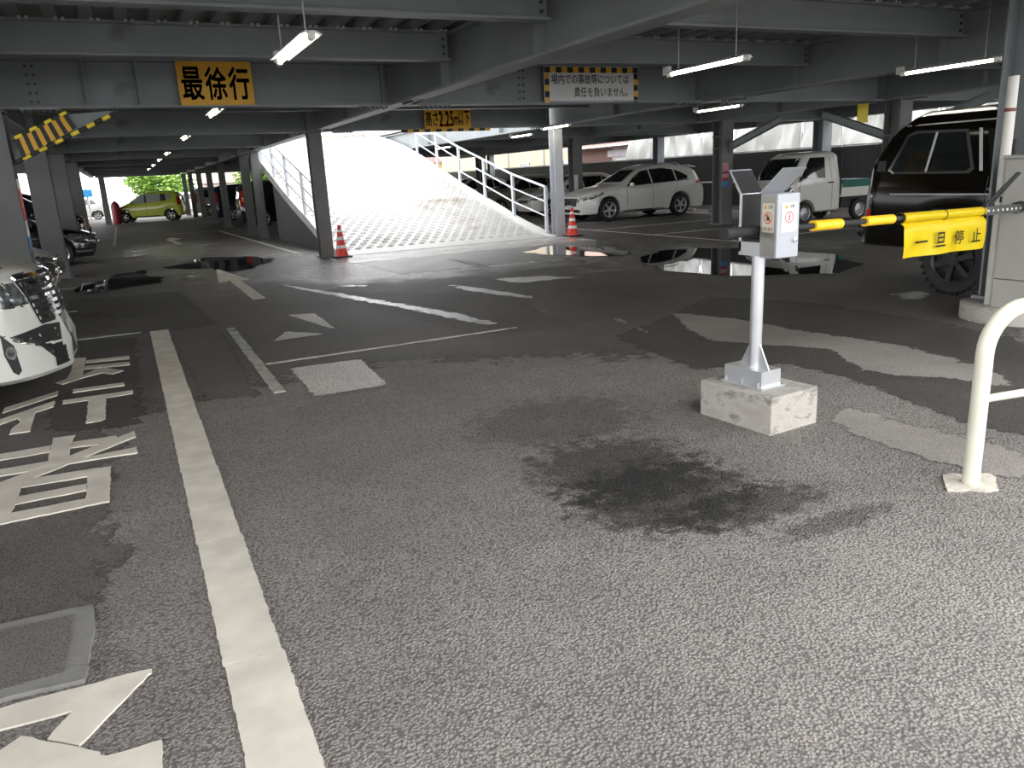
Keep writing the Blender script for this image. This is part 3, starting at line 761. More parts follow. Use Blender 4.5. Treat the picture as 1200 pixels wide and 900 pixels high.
# fork head: near box, far plate, bottom tray, flares
X0, X1 = 3.325, 3.495
bm = NB(); bbox(bm, X0, X1, 3.40, 3.535, 1.025, 1.39); bevel(bm, .004, 1); nb_ = obj('near_box', bm, ALU_W, fork)
bm = NB(); bbox(bm, X0-.003, X0, 3.415, 3.52, 1.035, 1.38); obj('side_panel', bm, mat('satin_grey_panel', (.30, .29, .26), .35, .4), nb_)
bm = NB(); bbox(bm, X0, X1, 3.69, 3.71, 1.05, 1.39); obj('far_plate', bm, ALU, fork)
bm = NB(); bbox(bm, X0, X1, 3.53, 3.71, 1.03, 1.11); obj('tray', bm, ALU, fork)
bm = NB(); bbox(bm, X0+.012, X1-.012, 3.54, 3.685, 1.108, 1.125); obj('rubber_pad', bm, RUBBER, fork)
for ya, yb in ((3.535, 3.42-.06), (3.70, 3.80)):
    bm = NB(); n = .012
    ys_ = [(ya, 1.39), (yb, 1.525), (yb+n, 1.53), (ya+n*1.4, 1.39)]
    prism(bm, ys_, X1-X0, X0, 'YZ'); obj('flare_plate', bm, ALU_W, fork)
bm = NB(); bbox(bm, X0+.006, X1-.004, 3.683, 3.691, 1.12, 1.385); obj('slot_liner', bm, RUBBER, fork)
bm = NB(); bbox(bm, X0+.006, X1-.004, 3.534, 3.541, 1.12, 1.385); obj('slot_liner', bm, RUBBER, fork)
bm = NB(); prism(bm, [(3.695, 1.388), (3.793, 1.522), (3.80, 1.52), (3.70, 1.385)], X1-X0-.012, X0+.008, 'YZ'); obj('flare_liner', bm, RUBBER, fork)
# stickers
def sticker(face, word, hand):
    if face == 'x':
        c = Vector((X0-.0045, 3.467, 1.255)); r = Vector((0, -1, 0)); nrm = Vector((-1, 0, 0)); m_ = mat('cream_sticker', (.62, .55, .46), .5)
    else:
        c = Vector(((X0+X1)/2+.004, 3.3985, 1.255)); r = Vector((1, 0, 0)); nrm = Vector((0, -1, 0)); m_ = mat('white_sticker', (.62, .62, .64), .5)
    u = Vector((0, 0, 1)); q = Matrix((r, nrm, u)).transposed()
    bm = NB(); box(bm, c, (.092 if face == 'x' else .118, .0016, .165), q); st = obj('sticker', bm, m_, fork)
    f = c+nrm*.0014
    bm = NB(); bm.faces.new([bm.verts.new(f+r*x+u*z) for x, z in ((-.036, .05), (-.008, .05), (-.022, .076))]); obj('warning_triangle', bm, YELLOW, st)
    lettering('!', BLACK, st, f+nrm*.0006-r*.022+u*.059, r, u, height=.014, bold=.03)
    lettering('注意', BLACK, st, f+r*.018+u*.062, r, u, width=.036, height=.02, bold=.01)
    bm = NB()
    ro, ri = .033, .027
    A = [2*PI*k/28 for k in range(28)]
    o_ = [bm.verts.new(f+r*math.cos(a)*ro+u*math.sin(a)*ro) for a in A]; i_ = [bm.verts.new(f+r*math.cos(a)*ri+u*math.sin(a)*ri) for a in A]
    for k in range(28): bm.faces.new((o_[k], o_[(k+1) % 28], i_[(k+1) % 28], i_[k]))
    bm.faces.new([bm.verts.new(f+nrm*.0003+r*x+u*z) for x, z in ((-.023, .018), (-.018, .023), (.023, -.018), (.018, -.023))]) if face == 'x' else None
    obj('prohibition_ring', bm, REDTXT, st)
    bm = NB()
    if hand:   # open hand pictogram
        for x, z, ww, hh in ((0, -.006, .02, .018), (-.008, .009, .0035, .016), (-.0025, .011, .0035, .018), (.003, .010, .0035, .017), (.0085, .007, .0035, .014), (.014, -.002, .0035, .012)):
            bm.faces.new([bm.verts.new(f+nrm*.0005+r*(x+a*ww/2)+u*(z+b*hh/2)) for a, b in ((-1, -1), (1, -1), (1, 1), (-1, 1))])
    else:      # person leaning pictogram
        bm.faces.new([bm.verts.new(f+nrm*.0005+r*(.001+.005*math.cos(a))+u*(.016+.005*math.sin(a))) for a in A[::3]])
        for pl in (((-.005, .01), (.006, .01), (.003, -.005), (-.004, -.004)), ((-.004, -.004), (.002, -.005), (.009, -.02), (.003, -.021)), ((-.005, -.004), (-.001, -.004), (-.005, -.022), (-.01, -.021)), ((.004, .01), (.014, .0), (.012, -.002), (.002, .006))):
            bm.faces.new([bm.verts.new(f+nrm*.0005+r*x+u*z) for x, z in pl])
    obj('pictogram', bm, BLACK if hand else REDTXT, st)
    if word: lettering(word, BLACK, st, f-u*.062, r, u, width=.075, height=.021, bold=.01)
    else:      # a line of print too small to read
        bm = NB()
        for k in range(9): bm.faces.new([bm.verts.new(f+r*(-.05+.0118*k+x)+u*(-.062+z)) for x, z in ((0, -.003), (.007, -.003), (.007, .003+.002*(k % 2)), (0, .003+.002*(k % 3)))])
        obj('small_print', bm, GALV, st, kind='stuff')
sticker('x', 'さわるな', True)
sticker('y', None, False)
bm = NB(); lathe(bm, [(-.001, .014), (-.01, .014), (-.012, .009), (-.004, .008), (-.004, 0)], (3.462, 3.40, 1.125), 'Y', 20); obj('lock', bm, CHROME, fork, 40)

A0, A1 = Vector((3.06, 3.52, 1.185)), Vector((7.25, 4.42, 1.055))
ad = (A1-A0).normalized(); aq = ad.to_track_quat('X', 'Z').to_matrix()
AM = lambda s: A0+ad*s
arm = thing('gate_barrier', 'black barrier arm with yellow foam sleeves reaching from the cabinet to the fork post', 'barrier', (0, 0, 0))
bm = NB(); cyl(bm, AM(0), AM(3.55), .019, 16); obj('pole', bm, RUBBER, arm, 40)
for a_, b_, r_ in ((-.02, .05, .034), (.05, .3, .03)):
    bm = NB(); cyl(bm, AM(a_), AM(b_), r_, 16); obj('end_cap', bm, RUBBER, arm, 40)
def s_at(px, py):
    """station along the arm seen at an image position, by least distance of sight line"""
    d = (ROT @ Vector((px-600, 450-py, -FPX))).normalized(); o = Vector((0, 0, CAMH)); w0 = A0-o
    b = ad.dot(d); return (b*d.dot(w0)-ad.dot(w0))/(1-b*b)
for a, b in ((952, 984), (1013, 1045)):
    bm = NB(); sa, sb = s_at(a, 262), s_at(b, 256)
    cyl(bm, AM(sa), AM(sb), .034, 18); obj('foam_sleeve', bm, PAD_Y, arm, 40)
sa, sb = s_at(1055, 252), s_at(1152, 240)
ban = thing('stop_banner', 'bright yellow vinyl banner with four black characters hung on the barrier arm', 'banner', (0, 0, 0))
fwd = Vector((ad.y, -ad.x, 0)).normalized()           # toward the entrance side
bm = NB(); NS = 24; rows = []
for i in range(NS+1):
    s = sa+(sb-sa)*i/NS; p = AM(s)
    prof = []
    for k in range(7):
        an = PI*.5-PI*k/6*1.0
        prof.append(p+Vector((0, 0, 1))*(.036*math.sin(an))-fwd*(-.036*math.cos(an)))
    hang = [.06, .11, .17, .23, .29]
    for h_ in hang: prof.append(p+fwd*(.031+.012*math.sin(i*.55+h_*9)*h_/.2)+Vector((0, 0, -h_-.012*(i/NS))))
    rows.append([bm.verts.new(v) for v in prof])
for a, b in zip(rows, rows[1:]):
    for k in range(len(a)-1): bm.faces.new((a[k], b[k], b[k+1], a[k+1]))
bmesh.ops.solidify(bm, geom=bm.faces[:], thickness=.002); obj('sheet', bm, YELLOW2, ban, 60)
mid = lambda t, h_: AM(sa+(sb-sa)*t)+fwd*.056+Vector((0, 0, -h_-.006))
for i, ch in enumerate('一旦停止'):
    wd = .17 if i else .2
    lettering(ch, BLACK, ban, mid(.17+.225*i, .175), ad, (0, 0, 1), width=wd, height=.014 if i == 0 else .11, bold=.012)
for t in (.0, .48, .97):
    bm = NB(); tube(bm, [AM(sa+(sb-sa)*t)+(fwd*math.cos(a)+Vector((0, 0, 1))*math.sin(a))*.04 for a in [2*PI*k/16 for k in range(17)]], .003, 6); obj('tie', bm, RUBBER, ban)
# boom clamp with perforated channel and stays
bm = NB(); box(bm, AM(3.42+.385), (.77, .05, .07), aq); obj('clamp_channel', bm, mat('dark_channel_steel', (.1, .1, .1), .4, .5), arm)
bm = NB()
for k in range(8): cyl(bm, AM(3.47+k*.095)+fwd*.024, AM(3.47+k*.095)+fwd*.03, .011, 8)
obj('channel_holes', bm, WHITE, arm, kind='stuff')
for dz in (.0, .05):
    bm = NB(); tube(bm, [AM(3.45+dz*2)+Vector((0, 0, .04)), AM(4.05+dz)+Vector((0, 0, .30))], .011, 8); obj('stay', bm, RUBBER, arm, 40)

isl = thing('entrance_island', 'low rounded concrete island carrying the barrier cabinet', 'kerb island')
bm = NB(); P = []
for k in range(9):
    a = PI/2+PI*k/8; P.append((7.42+.36*math.cos(a), 4.55+.44*math.sin(a)))
P = P+[(9.2-1.1, 4.11), (9.2-1.1, 4.99)]
prism(bm, P, .155, -.005); obj('island_slab', bm, CONC, isl, 25)
cab = thing('barrier_cabinet', 'warm grey barrier machine cabinet on the concrete island', 'cabinet', (7.17, 4.22, .15))
bm = NB(); bbox(bm, 0, .5, 0, .36, 0, .26); bevel(bm, .01, 2); obj('plinth', bm, HOUSING, cab)
bm = NB(); bbox(bm, 0, .5, 0, .36, .264, 1.33); bevel(bm, .012, 2); bd = obj('body', bm, HOUSING, cab)
bm = NB(); bbox(bm, .05, .46, -.006, 0, .3, 1.29); bevel(bm, .004, 1); obj('door', bm, mat('cream_cabinet_door', (.5, .48, .42), .45), cab)
bm = NB(); bbox(bm, -.02, .52, -.02, .38, 1.33, 1.365); bevel(bm, .01, 1); obj('lid', bm, HOUSING, cab)
bm = NB(); cyl(bm, (.02, .18, .92), (-.06, .19, .91), .05, 18); obj('drive_hub', bm, RUBBER, cab, 40)
bm = NB(); bbox(bm, .2, .26, -.01, -.006, .8, .9); obj('yellow_label', bm, YELLOW2, cab)
# conduit on the column beside the cabinet
pv = thing('conduit_pole', 'off-white plastic pole standing upright beside the barrier cabinet', 'pole', (7.28, 4.66, .15))
bm = NB(); cyl(bm, (0, 0, 0), (0, 0, 2.04), .045, 18); obj('pipe', bm, PVC, pv, 40)
bm = NB(); cyl(bm, (0, 0, 1.74), (0, 0, 1.77), .0465, 18); obj('band', bm, mat('rusty_band', (.2, .07, .05), .7), pv, 40)
bm = NB(); bbox(bm, -.045, .05, -.05, -.02, .95, 1.0); obj('bracket', bm, RUBBER, pv)
bm = NB(); tube(bm, [(.06, -.03, 1.5), (.075, -.03, 1.3), (.05, -.04, 1.1), (.06, -.03, .95)], .02, 10); obj('flexible_conduit', bm, RUBBER, pv, 40)
ch_ = thing('hanging_chain', 'short pale chain looped across the column behind the barrier cabinet', 'chain', (7.5, 4.6, 1.74))
bm = NB()
for k in range(16):
    c = Vector((k*.022, 0, -.012*math.sin(PI*k/15)))
    tube(bm, [c+Vector((.013*math.cos(a), .008*math.sin(a) if k % 2 else 0, 0 if k % 2 else .008*math.sin(a))) for a in [2*PI*j/8 for j in range(9)]], .003, 5, cap=False)
obj('links', bm, WHITE, ch_, 40, kind='stuff')
# round mirror under the girder
mi = thing('convex_mirror', 'round rust-brown backed mirror hung beside the girder over the island', 'mirror', (9.17, 5.86, 2.93), math.radians(-112))
bm = NB(); lathe(bm, [(0, .0), (.005, .14), (.03, .23), (.06, .26)], (0, 0, 0), 'Y', 32); obj('dish', bm, mat('rusty_mirror_back', (.16, .09, .055), .6), mi, 40)
bm = NB(); tube(bm, [(.26*math.cos(a), .06, .26*math.sin(a)) for a in [2*PI*k/32 for k in range(33)]], .016, 8, cap=False); obj('rim', bm, mat('orange_rim', (.5, .17, .06), .5), mi, 40)
for a in (.6, 2.6, -.9):
    bm = NB(); tube(bm, [(.05*math.cos(a), -.01, .05*math.sin(a)), (.22*math.cos(a), .0, .22*math.sin(a))], .014, 8); obj('back_strap', bm, mat('orange_strap', (.5, .17, .06), .5), mi)
bm = NB(); tube(bm, [(0, -.01, 0), (0, -.12, .05), (0, -.14, .36)], .02, 10); obj('bracket', bm, STEEL, mi)

# guard pipe
gr_ = thing('guard_pipe', 'cream painted bent pipe guard rail set in a rough mortar collar', 'guard rail', (0, 0, 0))
b0 = Vector((3.50, 2.235, 0)); gd = Vector((.80, -.12, 0)).normalized(); Rb = .21; hz = .86
pts = [b0+Vector((0, 0, z)) for z in (-.02, .2, .4, .55)]
pts += [b0+gd*(Rb*(1-math.cos(a)))+Vector((0, 0, hz-Rb+Rb*math.sin(a))) for a in [PI/2*k/9 for k in range(10)]]
E1 = 1.3
pts += [b0+gd*(E1-Rb*(1-math.cos(a)))+Vector((0, 0, hz-Rb+Rb*math.sin(a))) for a in [PI/2-PI/2*k/9 for k in range(10)]]
pts += [b0+gd*E1+Vector((0, 0, z)) for z in (.4, -.02)]
bm = NB(); tube(bm, pts, .0385, 22); obj('bent_pipe', bm, CREAM, gr_, 40)
bm = NB(); tube(bm, [b0+Vector((0, 0, .43)), b0+gd*E1+Vector((0, 0, .43))], .019, 14); obj('crossbar', bm, CREAM, gr_, 40)
for k, s in enumerate((0, E1)):
    c = b0+gd*s; bm = NB(); prism(bm, wob([(c.x-.17, c.y+.0), (c.x-.02, c.y+.13), (c.x+.18, c.y+.02), (c.x+.03, c.y-.12)], .015, .05, 5+k), .02, -.008); obj('mortar_collar', bm, mat('pale_mortar', (.5, .46, .39), .9, 0, .2, 12, .7, 50), gr_)

# traffic cones
def cone(x, y, label):
    t = thing('traffic_cone', label, 'cone', (x, y, 0))
    bm = NB(); bbox(bm, -.19, .19, -.19, .19, .006, .035); bevel(bm, .015, 2); obj('base', bm, RUBBER, t)
    R_ = lambda z: .135-.105*(z-.035)/.665
    bands = [(.035, .2, RED), (.2, .27, WHITE), (.27, .38, RED), (.38, .45, WHITE), (.45, .55, RED), (.55, .6, WHITE), (.6, .7, RED)]
    for a, b, m in bands:
        bm = NB(); lathe(bm, [(a, R_(a)+(.002 if m is WHITE else 0)), (b, R_(b)+(.002 if m is WHITE else 0))]+([(.7, .0)] if b == .7 else []), (0, 0, 0), 'Z', 24); obj('cone_band' if m is RED else 'reflective_band', bm, m, t, 50)
    return t
cone(4.16, 17.13, 'red traffic cone with white bands against the column left of the ramp')
cone(9.98, 17.1, 'red traffic cone with white bands at the foot of the right ramp railing')

# red drum beside the far column
dr = thing('red_drum', 'dark red plastic drum beside the far column by the lime green car', 'drum', (-.32, 49.3, 0))
bm = NB(); lathe(bm, [(0, .0), (0, .2), (.04, .22), (.95, .22), (1.12, .17), (1.2, .08), (1.2, 0)], (0, 0, 0), 'Z', 20); obj('body', bm, mat('dark_red_plastic', (.3, .03, .04), .5), dr, 40)
bm = NB(); lathe(bm, [(1.2, .06), (1.25, .06), (1.25, 0)], (0, 0, 0), 'Z', 12); obj('cap', bm, RUBBER, dr, 40)
dl = thing('route_marker', 'thin pole with a round red reflector between the left columns', 'marker', (-1.62, 28.5, 0))
bm = NB(); cyl(bm, (0, 0, 0), (0, 0, 1.75), .03, 10); obj('pole', bm, WHITE, dl, 40)
bm = NB(); lathe(bm, [(-.02, 0), (-.02, .11), (.02, .11), (.02, 0)], (0, -.03, 1.62), 'Y', 18); obj('reflector', bm, RED, dl, 40)
# ------------------------------------------------------------------ cars
def interp(pts, x):
    if x <= pts[0][0]: return pts[0][1]
    for (a, za), (b, zb) in zip(pts, pts[1:]):
        if x <= b:
            t = (x-a)/(b-a); return za+(zb-za)*t
    return pts[-1][1]
def smooth_interp(pts, x, r=.05):
    return (interp(pts, x-r)+2*interp(pts, x)+interp(pts, x+r))/4
def wheel_mesh_tire(R_, wd):
    bm = NB(); h = wd/2
    lathe(bm, [(-h*.8, R_*.62), (-h, R_*.72), (-h, R_*.9), (-h*.75, R_*.985), (-h*.3, R_), (h*.3, R_), (h*.75, R_*.985), (h, R_*.9), (h, R_*.72), (h*.8, R_*.62)], (0, 0, 0), 'Y', 30)
    return bm
def add_wheel(car, x, y, R_, wd, rim_m, spokes=5, sgn=1, tread=False):
    t = obj('wheel', wheel_mesh_tire(R_, wd), RUBBER, car, 35); t.location = (x, y, R_)
    o = -sgn*wd*.5   # outer side (toward -y when sgn=1)
    bm = NB(); lathe(bm, [(o*.5, R_*.58), (o*.85, R_*.60), (o*.98, R_*.66), (o*.8, R_*.66), (o*.1, R_*.6)], (0, 0, 0), 'Y', 30); obj('rim', bm, rim_m, t, 35)
    bm = NB(); lathe(bm, [(o*.2, 0), (o*.25, R_*.5), (o*.5, R_*.585)], (0, 0, 0), 'Y', 24); obj('wheel_disc', bm, PLASTIC, t, 35)
    if spokes:
        bm = NB()
        for k in range(spokes):
            a = 2*PI*k/spokes+.3
            q = Matrix.Rotation(a, 3, 'Y')
            box(bm, q @ Vector((R_*.32, o*.72, 0)), (R_*.56, wd*.14, R_*.15), q)
        cyl(bm, (0, o*.5, 0), (0, o*.9, 0), R_*.14, 16); obj('spokes', bm, rim_m, t)
    else:
        bm = NB(); lathe(bm, [(o*.35, R_*.56), (o*.6, R_*.42), (o*.75, R_*.2), (o*.9, R_*.12), (o*.9, 0)], (0, 0, 0), 'Y', 24); obj('hub_cap', bm, rim_m, t, 35)
    if tread:
        bm = NB()
        for k in range(30):
            a = 2*PI*k/30
            for s in (-1, 1):
                q = Matrix.Rotation(a+s*.05, 3, 'Y'); box(bm, q @ Vector((R_, s*wd*.3, 0)), (.03, wd*.36, R_*.1), q)
        obj('tread_blocks', bm, RUBBER, t, kind='stuff')
    return t
def make_car(name, label, cat, loc, rz, S, group=None):
    """local frame: x=0 front bumper ... x=L tail, y lateral, z up"""
    t = thing(name, label, cat, loc, rz, group)
    L_, W_ = S['L'], S['W']/2
    top, belt = S['top'], S['belt']
    sill = S.get('sill', .22); wh = S['wheels']; wr = S['wr']; ar = S.get('ar', wr+.055)
    rf, cf, pf = S.get('nose', (.55, .28, 2.2)); rr, cr_, pr = S.get('tail', (.4, .22, 2.2))
    tum = S.get('tumble', .42); lean = S.get('lean', [(0, 0), (2, 0)]); tlean = S.get('tlean', [(0, 0), (2, 0)])
    stn = sorted(set([0, .03, .07, .12]+[.18+k*(L_-.36)/64 for k in range(65)]+[L_-.12, L_-.07, L_-.03, L_]))
    rows = []; bm = NB()
    for x in stn:
        zt = smooth_interp(top, x, S.get('sm', .05)); zb = min(interp(belt, x), zt-.03)
        w_ = W_
        if x < rf: w_ *= 1-cf*(1-x/rf)**pf
        if x > L_-rr: w_ *= 1-cr_*(1-(L_-x)/rr)**pr
        zl = sill+(S.get('chin', .0) if x < .02 else 0)
        for xw in wh:
            dx = abs(x-xw)
            if dx < ar: zl = max(zl, wr+math.sqrt(ar*ar-dx*dx)*.98)
        zl = min(zl, zb-.06)
        h = zt-zb; e = min(S.get('edge', .1), h*.45); ins = min(tum*h, w_*.45)
        wb = w_*.965
        if h < .25: ins = max(ins, min(.10, w_*.2))
        q = [(0, zl), (w_*.92, zl), (w_*.985, zl+.05*(zb-zl)), (w_, zl+.35*(zb-zl)), (w_*.995, zl+.62*(zb-zl)), (w_*.985, zl+.86*(zb-zl)), (wb, zb),
             (wb-ins*.35, zb+.36*(h-e)), (wb-ins*.72, zb+.72*(h-e)), (wb-ins, zt-e), (wb-ins-.05, zt-e*.5), ((wb-ins)*.72, zt-e*.18), ((wb-ins)*.38, zt-e*.04), (0, zt)]
        pts = []
        for y, z in q:
            xx = x
            if x < .9: xx += interp(lean, z)*(1-x/.9)**1.5
            if x > L_-.6: xx -= interp(tlean, z)*(1-(L_-x)/.6)**1.5
            pts.append((xx, y, z))
        ring = [bm.verts.new((a, -b, c)) for a, b, c in pts]+[bm.verts.new((a, b, c)) for a, b, c in pts[-2:0:-1]]
        rows.append(ring)
    n = len(rows[0])
    for a, b in zip(rows, rows[1:]):
        for k in range(n): bm.faces.new((a[k], a[(k+1) % n], b[(k+1) % n], b[k]))
    bm.faces.new(rows[0]); bm.faces.new(rows[-1][::-1])
    bmesh.ops.recalc_face_normals(bm, faces=bm.faces[:])
    bm.normal_update()
    bvh = BVHTree.FromBMesh(bm)
    body = obj('body', bm, S['paint'], t, S.get('sharp', 38))
    # dark wheel houses and floor pan
    bm = NB(); bbox(bm, wh[0]-ar-.05, wh[-1]+ar+.05, -W_*.72, W_*.72, sill-.02, wr+ar*.7); obj('underbody', bm, PLASTIC, t)
    for xw in wh:
        for s in (-1, 1): add_wheel(t, xw, s*(W_-S.get('wt', .2)*.5-.015), wr, S.get('wt', .2), S.get('rim', ALU), S.get('spokes', 5), -s if False else (1 if s < 0 else -1), S.get('tread', False))
    def patch(nm, face, poly, m, off=.004, sub=3, par=None, thick=.0):
        pb = NB()
        f = pb.faces.new([pb.verts.new((u, v, 0)) for u, v in poly]); f.normal_update()
        bmesh.ops.triangulate(pb, faces=[f], ngon_method='EAR_CLIP')
        for _ in range(sub):
            ed = [e for e in pb.edges if e.calc_length() > .09]
            if not ed: break
            bmesh.ops.subdivide_edges(pb, edges=ed, cuts=1)
            bmesh.ops.triangulate(pb, faces=[f for f in pb.faces if len(f.verts) > 3])
        bad = []
        for v in pb.verts:
            u, z = v.co.x, v.co.y
            o, d = {'L': ((u, -4, z), (0, 1, 0)), 'R': ((u, 4, z), (0, -1, 0)), 'F': ((-4, u, z), (1, 0, 0)), 'B': ((L_+4, u, z), (-1, 0, 0)), 'T': ((u, z, 5), (0, 0, -1))}[face]
            hit = bvh.ray_cast(Vector(o), Vector(d))
            if hit[0] is None: bad.append(v)
            else: v.co = hit[0]-Vector(d)*off
        bmesh.ops.delete(pb, geom=bad, context='VERTS')
        if thick and pb.faces: bmesh.ops.solidify(pb, geom=pb.faces[:], thickness=thick)
        return obj(nm, pb, m, par or t, 40)
    t_patch = patch
    both = lambda nm, poly, m, off=.004, **k: [patch(nm, s, poly, m, off, **k) for s in 'LR']
    for item in S.get('side', ()): both(*item)
    for item in S.get('front', ()):
        nm, poly, m = item[:3]; o = item[3] if len(item) > 3 else .005
        patch(nm, 'F', poly, m, o)
        if len(item) > 4 and item[4]: patch(nm, 'F', [(-u, v) for u, v in poly], m, o)
    for item in S.get('back', ()):
        nm, poly, m = item[:3]; o = item[3] if len(item) > 3 else .005
        patch(nm, 'B', poly, m, o)
        if len(item) > 4 and item[4]: patch(nm, 'B', [(-u, v) for u, v in poly], m, o)
    if 'mirror' in S:
        mx, mz = S['mirror'][:2]; ms_ = S.get('msize', 1.0); mm = S.get('mirror_m', S['paint'])
        for s in (-1, 1):
            bm = NB(); bmesh.ops.create_uvsphere(bm, u_segments=14, v_segments=8, radius=1, matrix=Matrix.Translation((mx, s*(W_+.06), mz)) @ Matrix.Diagonal((.07*ms_, .11*ms_, .075*ms_, 1)))
            mo = obj('wing_mirror', bm, mm, t, 60)
            bm = NB(); box(bm, (mx+.02, s*(W_-.05), mz-.06), (.04, .16, .03)); obj('mirror_arm', bm, PLASTIC, mo)
    for (hx, hz) in S.get('handles', ()):
        for s in (-1, 1):
            bm = NB(); hit = bvh.ray_cast(Vector((hx, s*4, hz)), Vector((0, -s, 0)))[0]
            yy = hit.y if hit else s*W_
            box(bm, (hx, yy+s*.012, hz), (.2, .03, .032)); bevel(bm, .008, 1); obj('door_handle', bm, S.get('handle_m', S['paint']), t)
    return t, patch, bvh
def rect(a, b, c, d): return [(a, c), (b, c), (b, d), (a, d)]
def seam(x, z0, z1, x2=None): return ('door_seam', [(x, z0), (x+.012, z0), ((x2 or x)+.012, z1), ((x2 or x), z1)], PLASTIC, .0025)

P_WHITE = paint('pearl_white_car_paint', (.66, .65, .61))
P_WHITE2 = paint('plain_white_truck_paint', (.66, .65, .60), .35)
P_BLACK = paint('black_car_paint', (.008, .008, .01), .12)
P_BROWN = paint('very_dark_brown_car_paint', (.006, .0045, .003), .12, 0, 0, .22)
P_GREEN = paint('lime_green_car_paint', (.42, .46, .03), .3)
P_SILVER = paint('silver_car_paint', (.42, .42, .42), .3, .5)
P_GOLD = paint('champagne_car_paint', (.36, .33, .26), .3, .3)
P_NAVY = paint('navy_car_paint', (.012, .018, .045), .15)
P_RED = paint('red_car_paint', (.5, .02, .03), .25)
DARKRIM = mat('dark_alloy', (.05, .05, .055), .35, .6)

# --- white crossover
SUV = dict(L=4.75, W=1.88, paint=P_WHITE, wr=.36, wheels=(.93, 3.67), sill=.24, tumble=.5, mirror=(1.72, 1.07), handles=((2.35, .95), (3.15, .97)),
    top=[(0, .78), (.25, .9), (.6, .98), (1.35, 1.09), (1.5, 1.14), (2.35, 1.6), (2.9, 1.68), (3.6, 1.66), (4.2, 1.57), (4.42, 1.44), (4.65, 1.08), (4.75, .95)],
    belt=[(0, .7), (.6, .86), (1.4, .99), (3.4, 1.07), (4.3, 1.1), (4.75, .85)], lean=[(.2, .12), (.45, .02), (.7, 0), (.95, .1)], tlean=[(.2, .06), (.5, 0), (1, 0)],
    side=[('side_window', [(1.62, 1.04), (2.55, 1.08), (2.55, 1.5), (2.28, 1.47), (1.95, 1.31)], GLASS), ('side_window', [(2.6, 1.085), (3.5, 1.12), (3.5, 1.47), (3.1, 1.53), (2.6, 1.51)], GLASS),
          ('quarter_window', [(3.55, 1.125), (3.95, 1.16), (4.02, 1.24), (3.75, 1.4), (3.55, 1.46)], GLASS), ('window_trim', [(1.6, 1.02), (3.98, 1.12), (4.05, 1.17), (3.98, 1.145), (1.6, 1.045)], CHROME),
          ('head_lamp', [(.12, .72), (.3, .7), (.72, .84), (.75, .9), (.35, .82)], LAMP_GL), ('tail_lamp', [(4.25, 1.02), (4.6, .98), (4.62, 1.08), (4.3, 1.12)], TAIL),
          ('sill_trim', rect(1.35, 3.25, .25, .31), PLASTIC), seam(1.58, .42, 1.02), seam(2.56, .35, 1.07), seam(3.3, .5, 1.1, 3.55)],
    front=[('windscreen', [(-.62, 1.17), (.62, 1.17), (.5, 1.52), (-.5, 1.52)], GLASS), ('grille', [(-.42, .5), (.42, .5), (.5, .74), (-.5, .74)], PLASTIC), ('number_plate', rect(-.17, .17, .42, .53), PLATE, .012), ('head_lamp', [(.5, .62), (.8, .68), (.85, .8), (.55, .72)], LAMP_GL, .006, True), ('badge', rect(-.06, .06, .6, .7), CHROME, .012), ('lower_intake', rect(-.55, .55, .3, .4), PLASTIC)],
    back=[('rear_window', [(-.6, 1.12), (.6, 1.12), (.5, 1.45), (-.5, 1.45)], GLASS), ('tail_lamp', [(.45, .95), (.8, .95), (.8, 1.08), (.5, 1.06)], TAIL, .006, True), ('number_plate', rect(-.17, .17, .75, .86), PLATE, .01)])
car, pt, _b = make_car('crossover_car', 'white crossover with tinted windows parked nose-out in the right bays', 'car', (12.7, 21.95, 0), 0, SUV)
bm = NB(); prism(bm, [(4.15, 1.55), (4.5, 1.5), (4.52, 1.53), (4.2, 1.6)], 1.2, -.6, 'XZ'); obj('roof_spoiler', bm, P_WHITE, car, 40)
for s in (-1, 1):
    bm = NB(); tube(bm, [(2.3, s*.6, 1.62), (2.4, s*.6, 1.675), (3.7, s*.6, 1.68), (3.85, s*.6, 1.62)], .018, 8); obj('roof_rail', bm, ALU, car, 40)

